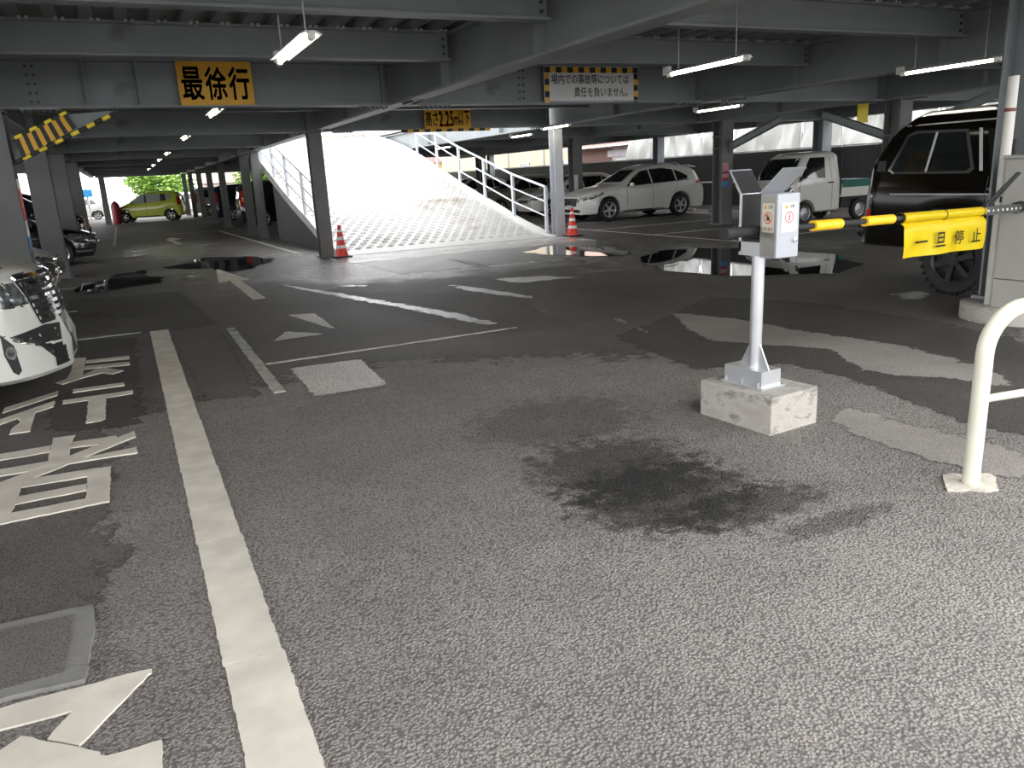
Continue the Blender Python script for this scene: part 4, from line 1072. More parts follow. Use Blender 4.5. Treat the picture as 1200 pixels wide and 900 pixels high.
# --- generic hatchback for the bays beyond the railing
def hatch(pn, L_=4.2, H=1.5, **kw):
    k = H/1.5
    d = dict(L=L_, W=1.7, paint=pn, wr=.3, wheels=(.8, L_-.75), sill=.2, tumble=.45, mirror=(1.3, .98*k), handles=((2.1, .86*k), (3.0, .88*k)),
        top=[(0, .68*k), (.3, .8*k), (1.0, .95*k), (1.15, 1.0*k), (1.95, 1.42*k), (2.4, 1.5*k), (3.3, 1.47*k), (L_-.35, 1.3*k), (L_-.05, .9*k), (L_, .8*k)],
        belt=[(0, .6*k), (.6, .74*k), (1.1, .88*k), (3, .95*k), (L_-.3, 1.0*k), (L_, .7*k)], lean=[(.2, .12), (.45, .0), (.8, .08)],
        side=[('side_window', [(1.3, .93*k), (2.18, .96*k), (2.18, 1.34*k), (1.95, 1.33*k)], GLASS), ('side_window', [(2.24, .965*k), (3.05, .99*k), (3.05, 1.35*k), (2.24, 1.36*k)], GLASS), ('quarter_window', [(3.1, 1.0*k), (3.5, 1.04*k), (3.3, 1.28*k), (3.1, 1.33*k)], GLASS),
              ('head_lamp', [(.1, .62*k), (.5, .68*k), (.55, .76*k), (.15, .7*k)], LAMP_GL), ('tail_lamp', [(L_-.35, .85*k), (L_-.08, .82*k), (L_-.12, 1.0*k), (L_-.35, 1.0*k)], TAIL), seam(1.25, .4, .9*k), seam(2.2, .35, .95*k)],
        front=[('windscreen', [(-.58, 1.02*k), (.58, 1.02*k), (.48, 1.38*k), (-.48, 1.38*k)], GLASS), ('grille', rect(-.4, .4, .5, .62), PLASTIC), ('number_plate', rect(-.17, .17, .36, .47), PLATE, .01), ('head_lamp', [(.45, .58*k), (.75, .6*k), (.75, .7*k), (.5, .66*k)], LAMP_GL, .006, True)],
        back=[('rear_window', [(-.55, 1.0*k), (.55, 1.0*k), (.45, 1.32*k), (-.45, 1.32*k)], GLASS), ('number_plate', rect(-.17, .17, .6, .72), PLATE, .01)])
    d.update(kw); return d
make_car('hatchback_car', 'white hatchback with a red interior parked just beyond the white crossover', 'car', (13.4, 26.6, 0), 0, hatch(P_WHITE, side=hatch(P_WHITE)['side']))
make_car('saloon_car', 'champagne car parked behind the right ramp railing', 'car', (13.0, 30.2, 0), 0, hatch(P_GOLD, 4.3, 1.52))
make_car('hatchback_car', 'white car with dark rear windows seen through the right ramp railing', 'car', (13.2, 36.0, 0), 0, hatch(P_WHITE2, 4.1, 1.55))
make_car('hatchback_car', 'silver car farthest along the right bays behind the railing', 'car', (13.0, 42.6, 0), 0, hatch(P_SILVER, 4.0, 1.55))

# --- kei truck
KT = dict(L=1.98, W=1.44, paint=P_WHITE2, wr=.265, wheels=(.80,), sill=.28, tumble=.2, wt=.15, spokes=0, rim=GALV, mirror=(.55, 1.12), msize=.6, mirror_m=PLASTIC, handles=((1.62, .98),), handle_m=PLASTIC, nose=(.35, .2, 2.2), tail=(.15, .06, 2),
    top=[(0, .85), (.12, .98), (.2, 1.02), (.3, 1.06), (.78, 1.68), (.98, 1.74), (1.75, 1.76), (1.93, 1.74), (1.98, 1.7)], belt=[(0, .78), (.25, .95), (.5, 1.03), (1.98, 1.06)], lean=[(.2, .05), (.6, .0), (1.0, .05)],
    side=[('side_window', [(.62, 1.1), (1.45, 1.1), (1.5, 1.6), (1.0, 1.6)], GLASS), ('head_lamp', [(.05, .72), (.32, .74), (.36, .92), (.1, .9)], LAMP_GL), seam(.5, .45, 1.05, .6), seam(1.66, .35, 1.6), ('turn_lamp', rect(.52, .56, .86, .9), AMBER)],
    front=[('windscreen', [(-.6, 1.1), (.6, 1.1), (.52, 1.6), (-.52, 1.6)], GLASS), ('grille', rect(-.35, .35, .56, .64), PLASTIC), ('head_lamp', rect(.36, .62, .68, .86), LAMP_GL, .006, True), ('number_plate', rect(-.17, .17, .4, .5), PLATE, .01), ('bumper_gap', rect(-.6, .6, .53, .545), PLASTIC)],
    back=[('rear_window', rect(-.5, .5, 1.15, 1.55), GLASS)])
kt, pt, _b = make_car('small_pickup_truck', 'small white cab-forward truck with a green-edged load bed in the right bays', 'truck', (14.45, 15.36, 0), 0, KT)
bm = NB(); bbox(bm, 1.95, 3.35, -.35, .35, .38, .5); obj('chassis', bm, PLASTIC, kt)
bm = NB(); bbox(bm, 2.0, 3.38, -.7, .7, .6, .66); obj('load_bed', bm, P_WHITE2, kt)
for s in (-1, 1):
    bm = NB(); bbox(bm, 2.02, 3.38, s*.7-.015, s*.7+.015, .62, .9); sb_ = obj('side_gate', bm, P_WHITE2, kt)
    bm = NB(); bbox(bm, 2.03, 3.37, s*.7-.02, s*.7+.02, .83, 1.02); obj('green_cover', bm, mat('green_tarpaulin', (.02, .12, .09), .6), sb_)
bm = NB(); bbox(bm, 3.36, 3.39, -.7, .7, .62, .95); obj('tail_gate', bm, P_WHITE2, kt)
bm = NB()
for z in (1.2, 1.45, 1.7): bbox(bm, 2.03, 2.06, -.62, .62, z-.015, z+.015)
for y in (-.62, 0, .62): bbox(bm, 2.03, 2.06, y-.015, y+.015, .66, 1.71)
obj('cab_guard', bm, PLASTIC, kt)
for s in (-1, 1): add_wheel(kt, 2.72, s*.62, .265, .15, GALV, 0, 1 if s < 0 else -1)
bm = NB(); bbox(bm, 2.1, 2.45, -.62, -.3, .36, .55); obj('side_box', bm, PLASTIC, kt)

# --- black off-roader, right side toward the barrier; local x=0 front
OR = dict(L=4.72, W=1.78, paint=P_BROWN, wr=.395, wheels=(.85, 3.42), sill=.5, ar=.48, tumble=.09, edge=.17, wt=.27, rim=DARKRIM, spokes=6, tread=True, mirror=(1.45, 1.42), mirror_m=PLASTIC, nose=(.35, .12, 2), tail=(.25, .08, 2), handles=((2.1, 1.15), (3.0, 1.17)), handle_m=CHROME, sm=.02,
    top=[(0, 1.05), (.15, 1.15), (1.2, 1.24), (1.35, 1.28), (1.85, 1.8), (2.1, 1.98), (2.5, 2.05), (4.10, 2.06), (4.36, 1.90), (4.60, 1.60), (4.69, 1.3), (4.72, 1.0)], belt=[(0, .95), (.3, 1.1), (1.3, 1.2), (4.6, 1.28), (4.72, .95)],
    side=[('side_window', [(1.75, 1.36), (3.1, 1.36), (3.2, 1.77), (2.05, 1.77)], GLASS), ('window_frame', [(3.33, 1.335), (4.28, 1.345), (4.36, 1.39), (4.16, 1.78), (4.06, 1.82), (3.42, 1.80), (3.28, 1.38)], PLASTIC, .003), ('window_edge', [(4.28, 1.345), (4.36, 1.39), (4.16, 1.78), (4.12, 1.80), (4.13, 1.77), (4.32, 1.40), (4.27, 1.36)], CHROME, .009), ('side_window', [(3.37, 1.365), (4.26, 1.37), (4.31, 1.40), (4.13, 1.76), (4.04, 1.79), (3.45, 1.77), (3.33, 1.40)], GLASS, .007),
          ('window_bar', [(3.84, 1.365), (3.87, 1.365), (3.80, 1.79), (3.77, 1.79)], GALV, .010), ('pillar_trim', [(3.18, 1.36), (3.22, 1.36), (3.3, 1.8), (3.26, 1.8)], GALV, .006),
          ('rain_gutter', rect(1.9, 4.2, 1.872, 1.888), GALV, .014), ('belt_moulding', rect(.3, 4.6, 1.11, 1.125), GALV, .008), ('wheel_arch_flare', [(.32, .5), (.36, .8), (.6, .96), (1.1, .96), (1.34, .8), (1.38, .5), (1.3, .5), (1.24, .72), (1.05, .86), (.65, .86), (.46, .72), (.4, .5)], PLASTIC, .03), ('wheel_arch_flare', [(2.89, .5), (2.93, .8), (3.17, .96), (3.67, .96), (3.91, .8), (3.95, .5), (3.87, .5), (3.81, .72), (3.62, .86), (3.22, .86), (3.03, .72), (2.97, .5)], PLASTIC, .03),
          ('tail_lamp', rect(4.53, 4.62, .84, .94), TAIL, .006), ('reversing_lamp', rect(4.53, 4.62, .94, 1.12), LAMP_GL, .006), ('air_vent', rect(4.40, 4.52, 1.38, 1.5), PLASTIC, .006), seam(3.1, .55, 1.3), seam(1.3, .6, 1.22)],
    back=[('rear_window', [(-.62, 1.3), (.62, 1.3), (.52, 1.75), (-.52, 1.75)], GLASS), ('number_plate', rect(-.17, .17, .85, .97), PLATE, .01)], front=[('windscreen', [(-.66, 1.34), (.66, 1.34), (.58, 1.74), (-.58, 1.74)], GLASS), ('grille', rect(-.5, .5, .8, 1.0), CHROME), ('head_lamp', rect(.55, .8, .8, 1.0), LAMP_GL, .006, True)])
# local +x (tail) points up the lane; its right flank (local +y? see rz) faces the barrier
def flank_place(x_wheel, y_wheel, ang, S, xw):
    a = PI/2-ang            # direction of local +x
    ca, sa_ = math.cos(a), math.sin(a)
    # flank facing -X world is local +y when x points +Y
    lx, ly = xw, S['W']/2-.02
    return (x_wheel-(lx*ca-ly*sa_), y_wheel-(lx*sa_+ly*ca), 0), a
loc_, a_ = flank_place(8.24, 5.75, math.radians(0.5), OR, 3.42)
off, pt, _b = make_car('off_road_vehicle', 'black lifted off-roader with a high roof parked behind the barrier banner', 'car', loc_, a_, OR)
bm = NB(); tube(bm, [(4.74, y, .68) for y in (-.75, -.3, .3, .75)], .07, 10); obj('rear_bumper', bm, PLASTIC, off, 40)
bm = NB(); bmesh.ops.create_uvsphere(bm, u_segments=12, v_segments=8, radius=.09, matrix=Matrix.Translation((4.72, .78, .68))); obj('bumper_end', bm, PLASTIC, off, 60)
bm = NB(); tube(bm, [(-.02, y, .68) for y in (-.75, 0, .75)], .07, 10); obj('front_bumper', bm, CHROME, off, 40)

# --- vans facing the aisle on the left: local front at +X world -> rz = pi
def van(pn, L_=4.8, H=1.9, **kw):
    k = H/1.9
    d = dict(L=L_, W=1.82, paint=pn, wr=.33, wheels=(.95, L_-.85), sill=.2, tumble=.22, mirror=(1.35, 1.15*k), handles=((2.05, 1.0*k), (2.75, 1.0*k)), nose=(.62, .66, 2.3), tail=(.2, .1, 2),
        top=[(0, .98*k), (.08, 1.05*k), (.25, 1.1*k), (.9, 1.2*k), (1.0, 1.24*k), (1.75, 1.75*k), (2.1, 1.86*k), (3.0, 1.9*k), (L_-.5, 1.87*k), (L_-.12, 1.75*k), (L_, 1.1*k)],
        belt=[(0, .9*k), (.3, 1.0*k), (1.0, 1.08*k), (L_-.3, 1.14*k), (L_, .9*k)], lean=[(.18, .10), (.33, .0), (.55, .10), (.8, .13), (1.05, .2), (1.2, .3)], tlean=[(.2, 0), (1.2, 0)],
        side=[('side_window', [(1.12, 1.15*k), (1.95, 1.16*k), (1.95, 1.66*k), (1.75, 1.65*k)], GLASS), ('side_window', [(2.02, 1.165*k), (3.1, 1.18*k), (3.1, 1.7*k), (2.02, 1.68*k)], GLASS), ('side_window', [(3.17, 1.18*k), (L_-.35, 1.2*k), (L_-.45, 1.68*k), (3.17, 1.7*k)], GLASS), seam(1.05, .45, 1.1*k), seam(2.0, .3, 1.1*k), seam(3.12, .4, 1.12*k), ('tail_lamp', rect(L_-.22, L_-.06, .85*k, 1.5*k), TAIL)],
        front=[('windscreen', [(-.68, 1.27*k), (.68, 1.27*k), (.58, 1.72*k), (-.58, 1.72*k)], GLASS), ('number_plate', rect(-.17, .17, .45, .56), PLATE, .03)],
        back=[('rear_window', [(-.62, 1.2*k), (.62, 1.2*k), (.58, 1.68*k), (-.58, 1.68*k)], GLASS), ('tail_lamp', rect(.66, .8, .85*k, 1.5*k), TAIL, .006, True), ('number_plate', rect(-.17, .17, .8, .92), PLATE, .01)])
    d.update(kw); return d
def van_face(t, pt, k=1.0, bars=6, lamp_side=True, low=True):
    """upright chrome grille, lamps, lower intake"""
    pt('grille_surround', 'F', [(-.58, .62*k), (.58, .62*k), (.66, .98*k), (-.66, .98*k)], PLASTIC, .008)
    for i in range(bars):
        z = .66*k+i*.055*k
        pt('grille_bar', 'F', rect(-.6-.01*i, .6+.01*i, z, z+.028), CHROME, .022, thick=.012)
    pt('hood_trim', 'F', [(-.68, .985*k), (.68, .985*k), (.68, 1.01*k), (-.68, 1.01*k)], CHROME, .014, thick=.01)
    for s in (1, -1):
        pt('head_lamp', 'F', [(s*u, v*k) for u, v in ((.63, .8), (.9, .8), (.9, .98), (.68, .98))], LAMP_GL, .008)
        if not low: continue
        pt('lamp_bezel', 'F', [(s*u, v*k) for u, v in ((.6, .36), (.8, .3), (.82, .56), (.64, .58))], CHROME, .01)
        pt('fog_bezel', 'F', [(s*u, v*k) for u, v in ((.64, .36), (.77, .34), (.78, .54), (.68, .55))], PLASTIC, .014)
    pt('lower_intake', 'F', rect(-.55, .55, .25, .4), PLASTIC, .006)
    if lamp_side:
        for f in 'LR':
            pt('head_lamp', f, [(.12, .8*k), (.55, .84*k), (.62, 1.0*k), (.16, .985*k)], LAMP_GL, .005)
            pt('lamp_trim', f, [(.1, .985*k), (.63, 1.0*k), (.63, 1.02*k), (.1, 1.005*k)], CHROME, .007)
W1 = van(P_WHITE, 4.7, 1.86)
vw, pt, vb = make_car('minivan', 'white minivan with a tall chrome grille, nearest car in the left bays', 'car', (-.50, 7.74, 0), PI, W1)
van_face(vw, pt, .98, 7, False, False)
pt('head_lamp', 'R', [(.62, .83), (.33, .79), (.44, 1.02), (.62, 1.04)], LAMP_GL, .005, sub=5)
pt('lamp_rim', 'R', [(.64, .80), (.30, .765), (.43, 1.04), (.64, 1.065)], PLASTIC, .003)
pt('lamp_strip', 'R', [(.62, 1.03), (.43, 1.01), (.42, 1.045), (.62, 1.065)], CHROME, .008)
pt('grille_wrap', 'R', [(.37, 1.06), (.2, .66), (.12, .66), (.13, 1.0), (.22, 1.07)], PLASTIC, .005, sub=5)
for i in range(6):
    z = .68+i*.066; xa = .16+.2*(z-.66)/.42
    pt('grille_block', 'R', [(xa*.92, z), (.13, z-.005), (.13, z+.036), (xa*.95, z+.04)], CHROME, .012, sub=5)
pt('fog_recess', 'R', [(.47, .60), (.40, .50), (.385, .30), (.41, .27), (.44, .30), (.47, .44)], PLASTIC, .004)
fl = pt('fog_lamp', 'R', [(.425+.035*math.cos(a), .45+.05*math.sin(a)) for a in [2*PI*k/14 for k in range(14)]], CHROME, .012)
pt('fog_lens', 'R', [(.425+.02*math.cos(a), .45+.03*math.sin(a)) for a in [2*PI*k/12 for k in range(12)]], LAMP_GL, .016, par=fl)
pt('corner_intake', 'R', [(.42, .565), (.24, .47), (.15, .33), (.11, .33), (.11, .58), (.2, .60)], PLASTIC, .005, sub=5)
pt('intake_trim', 'R', [(.40, .53), (.24, .445), (.15, .29), (.125, .30), (.22, .475), (.4, .565)], CHROME, .009, sub=5)
pt('bonnet_gap', 'R', [(.8, 1.075), (.36, 1.06), (.36, 1.07), (.8, 1.088)], PLASTIC, .005)
pt('bumper_gap', 'R', [(.9, .60), (.44, .575), (.44, .583), (.9, .61)], PLASTIC, .004)

t2, pt, _b = make_car('saloon_car', 'white car with a large chrome grille parked behind the first left column', 'car', (-1.02, 14.65, 0), PI, hatch(P_WHITE, 4.4, 1.5, W=1.72))
pt('grille', 'F', [(-.62, .34), (.62, .34), (.58, .7), (-.58, .7)], PLASTIC, .008)
for i in range(5): pt('grille_bar', 'F', rect(-.62, .62, .38+i*.065, .41+i*.065), CHROME, .02, thick=.01)
pt('head_lamp', 'R', [(.1, .62), (.5, .68), (.6, .8), (.15, .74)], LAMP_GL, .01)
pt('chrome_surround', 'R', [(.02, .36), (.32, .4), (.3, .62), (.03, .62)], CHROME, .008)
pt('corner_intake', 'R', [(.05, .42), (.2, .44), (.2, .56), (.05, .56)], PLASTIC, .012)
pt('lip', 'R', [(.02, .24), (.4, .26), (.4, .31), (.02, .3)], CHROME, .01)
t3, pt, _b = make_car('saloon_car', 'glossy black car with a chrome grille nosing past the left columns', 'car', (-.66, 21.9, 0), PI, hatch(P_BLACK, 4.6, 1.5, W=1.8))
pt('grille', 'F', [(-.6, .36), (.6, .36), (.55, .72), (-.55, .72)], PLASTIC, .008)
for i in range(5): pt('grille_bar', 'F', rect(-.62, .62, .4+i*.065, .43+i*.065), CHROME, .02, thick=.01)
pt('head_lamp', 'R', [(.12, .55), (.55, .6), (.7, .74), (.2, .7)], LAMP_GL, .01)
pt('bumper_trim', 'R', [(.05, .3), (.5, .32), (.5, .36), (.05, .35)], CHROME, .012)
t4, pt, _b = make_car('minivan', 'dark van with a chrome face farther along the left bays', 'car', (-.95, 27.4, 0), PI, van(P_NAVY, 4.6, 1.85))
van_face(t4, pt, .98, 6)
t5, pt, _b = make_car('minivan', 'black van parked past the dark van on the left', 'car', (-1.1, 33.6, 0), PI, van(P_BLACK, 4.6, 1.85)); van_face(t5, pt, .98, 6)

# far right of the aisle, tails toward the aisle
r1, pt, _b = make_car('minivan', 'black minivan with red tail lamps backed against the ramp side columns', 'car', (9.0, 34.6, 0), PI, van(P_BLACK, 4.7, 1.85))
r2, pt, _b = make_car('minivan', 'navy minivan parked beyond the black minivan', 'car', (8.75, 43.4, 0), PI, van(P_NAVY, 4.6, 1.8))
r3, pt, _b = make_car('minivan', 'silver minivan in the farthest bay right of the aisle', 'car', (8.6, 54.5, 0), PI, van(P_SILVER, 4.5, 1.8))

# lime green compact van across the end of the aisle
GV = dict(L=3.75, W=1.6, paint=P_GREEN, wr=.31, wheels=(.62, 3.05), sill=.27, tumble=.3, mirror=(1.05, 1.05), handles=((1.7, .95), (2.3, .97)), nose=(.5, .25, 2.2), tail=(.25, .12, 2),
    top=[(0, .72), (.2, .85), (.7, 1.0), (1.4, 1.45), (1.8, 1.6), (2.4, 1.66), (3.2, 1.62), (3.5, 1.55), (3.65, 1.2), (3.75, .8)], belt=[(0, .65), (.3, .8), (.75, .92), (2.4, 1.02), (3.4, 1.12), (3.75, .75)], lean=[(.2, .1), (.45, 0), (.9, .08)],
    side=[('side_window', [(.95, 1.0), (1.75, 1.05), (1.75, 1.46), (1.45, 1.4)], GLASS_L), ('pillar', rect(1.75, 1.86, 1.05, 1.47), PLASTIC), ('side_window', [(1.86, 1.06), (2.6, 1.1), (2.6, 1.5), (1.86, 1.5)], GLASS_L), ('pillar', [(2.6, 1.1), (2.92, 1.12), (2.86, 1.5), (2.6, 1.5)], PLASTIC), ('quarter_window', [(2.95, 1.15), (3.28, 1.28), (3.2, 1.45), (2.9, 1.48)], GLASS_L), ('tail_lamp', [(3.5, .85), (3.68, .85), (3.6, 1.3), (3.45, 1.3)], TAIL), ('head_lamp', [(.08, .65), (.45, .7), (.55, .8), (.15, .75)], LAMP_GL), seam(.95, .4, 1.0), seam(1.8, .35, 1.05), ('sill_trim', rect(.98, 2.7, .28, .34), PLASTIC)],
    front=[('windscreen', [(-.55, 1.05), (.55, 1.05), (.48, 1.5), (-.48, 1.5)], GLASS)], back=[('rear_window', rect(-.5, .5, 1.1, 1.45), GLASS), ('number_plate', rect(-.17, .17, .65, .76), PLATE)])
make_car('compact_van', 'lime green compact van parked across the far end of the aisle', 'car', (-.35, 50.4, 0), math.radians(-14), GV)
make_car('hatchback_car', 'white car in the sunlight beyond the far left columns', 'car', (-5.0, 62, 0), 0, hatch(P_WHITE, 4.2, 1.5))
make_car('hatchback_car', 'small white car parked behind the lime green van', 'car', (2.0, 66, 0), 0, hatch(P_WHITE2, 4.2, 1.5))
# ------------------------------------------------------------------ boundary fence on the right: slatted panels
fence = thing('boundary_fence', 'dark slatted metal fence along the right boundary behind the parked cars', 'fence', (19.35, 0, 0))
FM = mat('dark_fence_slat', (.075, .075, .072), .5, .1, .15, 3); FW = mat('pale_fence_cap', (.6, .6, .58), .4, .2)
sm_ = None
y = 4.0
me_slat = None
for k in range(26):
    y0 = 4+k*2.0
    for j in range(17):
        if me_slat is None:
            bm = NB(); bbox(bm, -.01, .01, .01, 1.99, -.006, .108); sl = obj('slat', bm, FM, fence); me_slat = sl.data
            sl.location = (0, y0, .12+j*.103)
        elif k < 17:
            sl = link(bpy.data.objects.new('slat', me_slat), fence); sl.location = ((j % 2)*.021, y0, .12+j*.103)
        else: break
bm = NB()
for k in range(17, 26):
    for j in range(17): bbox(bm, (j % 2)*.012-.01, (j % 2)*.012+.01, 4+k*2+.01, 4+k*2+1.99, .114+j*.103, .228+j*.103)
obj('far_slats', bm, FM, fence, kind='stuff')
for k in range(27):
    bm = NB(); bbox(bm, .02, .07, 4+k*2-.03, 4+k*2+.03, 0, 1.9); obj('post', bm, FM, fence)
bm = NB(); bbox(bm, -.03, .05, 4, 56, 1.885, 1.92); obj('cap_rail', bm, FW, fence)
bm = NB(); bbox(bm, -.12, .1, 4, 56, 0, .12); obj('footing', bm, CONC, fence)
for k, (y0, y1) in enumerate(((11, 18.2), (18.4, 26))):
    bm = NB(); tube(bm, [(18.7, y0, .95), (18.7, y1, .95)], .03, 10); cyl(bm, (18.7, y0+.2, 0), (18.7, y0+.2, .95), .025, 8); cyl(bm, (18.7, y1-.2, 0), (18.7, y1-.2, .95), .025, 8)
    o = obj('stop_rail', bm, RAIL_M, None, 40); tag(o, ('pale pipe rail in front of the fence behind the small white truck', 'pale pipe rail in front of the fence behind the white crossover')[k], 'rail')
for k, (yy, wl) in enumerate(((14.0, 'behind the small white truck'), (16.4, 'beside the column with red and blue notices'), (20.9, 'under the tail of the white crossover'), (22.3, 'under the tail of the white crossover'))):
    bm = NB(); bbox(bm, 17.9, 18.05, yy, yy+.6, 0, .11); bevel(bm, .02, 1)
    tag(obj('wheel_stop', bm, CONC), 'low concrete wheel stop '+wl, 'wheel stop', 'wheel stops')

# ------------------------------------------------------------------ scaffold sheets beyond the fence
TARP = mat('white_scaffold_sheet', (.40, .40, .38), .6, 0, .06, 1.5)
y = 9.0; k = 0
while y < 31.2:
    r = random.Random(k); bm = NB(); NU, NV = 30, 26; V = []
    for i in range(NU+1):
        row = []
        for j in range(NV+1):
            u, v = i/NU, j/NV
            x = 2.2*(.10*math.sin(u*PI)*math.sin(v*2.5+.4)+.035*math.sin(u*17+v*5+k)*(.4+v)+.03*math.sin(v*14+u*9*math.sin(k+1)))+.14*abs(math.sin((u+v*.7)*7+k*2))
            row.append(bm.verts.new((x, u*1.74, v*3.6)))
        V.append(row)
    for i in range(NU):
        for j in range(NV): bm.faces.new((V[i][j], V[i+1][j], V[i+1][j+1], V[i][j+1]))
    t = thing('scaffold_sheet', 'creased white scaffold sheet hung beyond the boundary fence', 'tarpaulin', (22.0, y, 1.85), 0, 'scaffold sheets')
    obj('sheet', bm, TARP, t, 80)
    bm = NB(); cyl(bm, (.12, .02, -1.85), (.12, .02, 3.7), .024, 8); obj('scaffold_pole', bm, GALV, t, 40)
    bm = NB(); cyl(bm, (.1, -.01, 0.02), (.1, 1.74, .02), .024, 8); obj('hem_pole', bm, GALV, t, 40)
    y += 1.8; k += 1

# ------------------------------------------------------------------ houses beyond the fence
def window_part(par, xa, y0, y1, z0, z1, mframe, mpane, n=2):
    bm = NB()
    bbox(bm, xa-.05, xa, y0, y1, z0, z0+.05); bbox(bm, xa-.05, xa, y0, y1, z1-.05, z1); bbox(bm, xa-.05, xa, y0, y0+.05, z0, z1); bbox(bm, xa-.05, xa, y1-.05, y1, z0, z1)
    f = obj('window', bm, mframe, par)
    for i in range(n):
        a = y0+.05+(y1-y0-.1)*i/n; b = y0+.05+(y1-y0-.1)*(i+1)/n-.03
        bm = NB(); bbox(bm, xa-.03, xa-.015, a, b, z0+.05, z1-.05); obj('pane', bm, mpane, f)
PANE = mat('house_window_pane', (.35, .38, .4), .1, 0, .1)
h1 = thing('tiled_house', 'house with a pinkish tiled roof and brown timber wall beyond the fence', 'house', (25.5, 34.4, 0))
bm = NB(); bbox(bm, 0, 6, 0, 5.0, 0, 2.75); obj('white_wall', bm, mat('white_plaster', (.4, .4, .42), .8), h1)
bm = NB(); bbox(bm, -.02, 6, 4.6, 8.2, 0, 2.8); obj('brown_wall', bm, mat('brown_timber', (.14, .075, .055), .7, 0, .25, 3, stretch=(1, 8, .5)), h1)
bm = NB(); prism(bm, [(-.9, 2.85), (-.9, 2.97), (2.6, 4.5), (2.6, 4.38)], 10.2, -1.2, 'XZ'); obj('roof', bm, mat('pinkish_roof_tile', (.36, .235, .205), .6, 0, .12, 4, .4, 20), h1)
bm = NB(); bbox(bm, -.95, -.82, -1.2, 9, 2.78, 2.88); obj('gutter', bm, mat('pale_pink_gutter', (.6, .48, .46), .5), h1)
for k in range(9):
    bm = NB(); bbox(bm, -.85, 0, -.6+k*1.0, -.5+k*1.0, 2.7, 2.8); obj('rafter_end', bm, mat('dark_rafter', (.1, .06, .05), .7) if k == 0 else bpy.data.materials['dark_rafter'], h1)
window_part(h1, 0, .5, 2.1, 1.2, 2.1, WHITE, PANE); window_part(h1, 0, 2.6, 4.2, 1.2, 2.1, WHITE, PANE)
bm = NB(); bbox(bm, -.06, 0, -.2, 5, 2.25, 2.6); obj('fascia_band', bm, mat('lilac_fascia', (.45, .42, .46), .6), h1)
BEIGE = mat('beige_rendered_wall', (.45, .385, .28), .8, 0, .06, 1.2)
h2 = thing('beige_building', 'large beige rendered building beyond the fence with drainpipes', 'building', (27, 43.6, 0))
bm = NB(); bbox(bm, 0, 8, 0, 26, 0, 7); obj('wall', bm, BEIGE, h2)
for yy in (1.2, 4.4, 6.3, 12, 17):
    bm = NB(); cyl(bm, (-.06, yy, 0), (-.06, yy, 7), .06, 8); obj('drainpipe', bm, GALV, h2, 40)
for yy in (2.2, 8.5, 14): window_part(h2, 0, yy, yy+1.4, 1.2, 2.3, GALV, PANE)
bm = NB(); bbox(bm, -.2, 8.2, -.2, 26.2, 7, 7.25); obj('parapet', bm, BEIGE, h2)
h3 = thing('ochre_building', 'ochre building with a reddish roof far along the right boundary', 'building', (23.2, 76, 0))
bm = NB(); bbox(bm, 0, 8, 0, 10, 0, 3.2); obj('wall', bm, mat('ochre_wall', (.75, .5, .25), .8), h3)
bm = NB(); prism(bm, [(-.6, 3.1), (-.6, 3.25), (4, 4.9), (8.6, 3.25), (8.6, 3.1)], 11, -.5, 'XZ'); obj('roof', bm, mat('dusty_red_roof', (.45, .3, .3), .7), h3)
window_part(h3, 0, 2, 4, 1, 2.2, WHITE, PANE)
h4 = thing('peach_building', 'peach coloured flat-roofed building past the far columns', 'building', (7.6, 84, 0))
bm = NB(); bbox(bm, 0, 14, 0, 8, 0, 2.2); obj('lower_wall', bm, mat('grey_pink_wall', (.45, .38, .36), .8), h4)
bm = NB(); bbox(bm, -.3, 14.3, -.4, 8, 2.2, 4.2); obj('upper_wall', bm, mat('peach_wall', (.72, .55, .46), .8), h4)
for xx in (1, 4.5, 8):
    bm = NB(); bbox(bm, xx, xx+1.6, -.05, 0, .9, 1.9); f = obj('window', bm, WHITE, h4)
    bm = NB(); bbox(bm, xx+.08, xx+1.52, -.06, -.05, .98, 1.82); obj('pane', bm, PANE, f)
h5 = thing('white_building', 'long white building beyond the open left side', 'building', (-40, 74, 0))
bm = NB(); bbox(bm, 0, 30, 0, 8, 0, 3.4); obj('wall', bm, mat('bright_white_wall', (.8, .8, .78), .8), h5)
bm = NB(); bbox(bm, -.3, 30.3, -.4, 8, 3.4, 3.7); obj('roof_edge', bm, GALV, h5)
for xx in range(1, 28, 4):
    bm = NB(); bbox(bm, xx, xx+2, -.05, 0, .9, 2.2); f = obj('window', bm, GALV, h5)
    bm = NB(); bbox(bm, xx+.08, xx+1.92, -.06, -.05, .98, 2.12); obj('pane', bm, PANE, f)
lw = thing('boundary_wall', 'beige block wall behind the left parking bays', 'wall', (-7.9, 0, 0))
bm = NB(); bbox(bm, -.1, .1, 8, 44, 0, 1.5); obj('wall_body', bm, mat('beige_block', (.5, .45, .36), .85, 0, .1, 3), lw)
bm = NB(); bbox(bm, -.14, .14, 8, 44, 1.5, 1.56); obj('coping', bm, CONC, lw)
bs = thing('blue_signboard', 'small blue and white signboard beyond the far left columns', 'sign', (-1.95, 60.2, 0))
bm = NB(); cyl(bm, (0, 0, 0), (0, 0, 2.2), .05, 10); obj('pole', bm, GALV, bs, 40)
bm = NB(); bbox(bm, -.35, .35, -.06, -.03, 1.5, 2.0); obj('panel', bm, mat('sky_blue_sign', (.05, .35, .75), .5), bs)

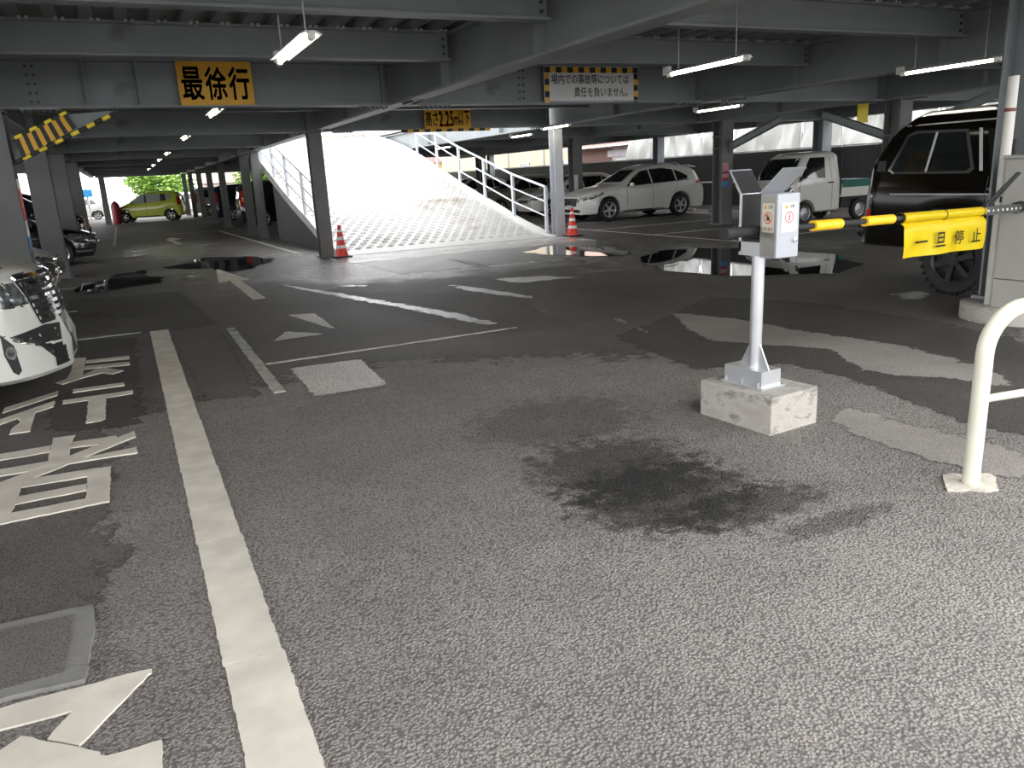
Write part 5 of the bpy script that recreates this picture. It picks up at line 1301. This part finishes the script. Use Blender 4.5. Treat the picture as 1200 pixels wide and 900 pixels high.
# upper deck parapet right of the ramp opening
up = thing('deck_parapet', 'pale panelled parapet on the upper deck beside the ramp opening', 'parapet', (XR2+.15, 18, 3.49))
for k in range(8):
    bm = NB(); bbox(bm, 0, .05, k*1.9+.02, k*1.9+1.88, 0, 1.0); obj('panel', bm, RAIL_M, up)
    bm = NB(); bbox(bm, -.05, .1, k*1.9-.04, k*1.9+.04, 0, 1.05); obj('post', bm, RAIL_M, up)

# ------------------------------------------------------------------ trees
LEAF = [mat('leaf_green_%d' % i, c, .6, 0, .25, 3) for i, c in enumerate(((.16, .30, .04), (.24, .40, .07), (.12, .22, .05)))]
BARK = mat('tree_bark', (.09, .07, .05), .9, 0, .2, 8, .6, 20)
def tree(x, y, h, r, label, m, n=1500, seed=1, z0=.42):
    rr = random.Random(seed)
    t = thing('leafy_tree', label, 'tree', (x, y, 0))
    bm = NB(); tube(bm, [(0, 0, 0), (.05, 0, h*.3), (-.05, .05, h*.6)], [.16, .13, .06], 10); tr = obj('trunk', bm, BARK, t, 40)
    for k in range(5):
        a = k*1.3; bm = NB(); tube(bm, [(0, 0, h*(.3+.05*k)), (math.cos(a)*r*.4, math.sin(a)*r*.4, h*(.5+.05*k)), (math.cos(a)*r*.7, math.sin(a)*r*.7, h*(.62+.05*k))], [.07, .045, .02], 6); obj('branch', bm, BARK, tr, 40)
    bm = NB()
    cl = [(rr.uniform(-.6, .6)*r, rr.uniform(-.6, .6)*r, h*(z0+.5*rr.random()), r*rr.uniform(.3, .55)) for _ in range(18)]
    for _ in range(n):
        cx, cy, cz, cr_ = rr.choice(cl)
        d = Vector((rr.gauss(0, 1), rr.gauss(0, 1), rr.gauss(0, 1))).normalized()*cr_*rr.random()**.4
        p = Vector((cx, cy, cz))+d
        q = Matrix.Rotation(rr.uniform(0, 6.28), 3, 'Z') @ Matrix.Rotation(rr.uniform(-1, 1), 3, 'X')
        s = rr.uniform(.2, .36)
        vs = [bm.verts.new(p+q @ Vector(v)*s) for v in ((-.5, 0, 0), (0, -.3, .05), (.5, 0, 0), (0, .3, .05))]
        bm.faces.new(vs)
    obj('foliage', bm, m, t, 'raw', kind='stuff')
tree(3.2, 72, 4.6, 3.2, 'bright green leafy tree behind the lime green van', LEAF[1], 9000, 1, z0=.22)
tree(10.2, 70, 5.0, 1.9, 'smaller green tree between the far columns and the peach building', LEAF[0], 4000, 2, z0=.25)
tree(-8.5, 66, 4.2, 1.4, 'slender pale green tree beyond the far left columns', LEAF[0], 2000, 3, z0=.3)
tree(6.5, 100, 10.5, 4.5, 'tall green tree seen over the top of the ramp', LEAF[2], 4000, 4, z0=.4)
tree(14.5, 98, 10.0, 4.0, 'second tall green tree over the crest of the ramp, beside a roof', LEAF[0], 3500, 5, z0=.4)
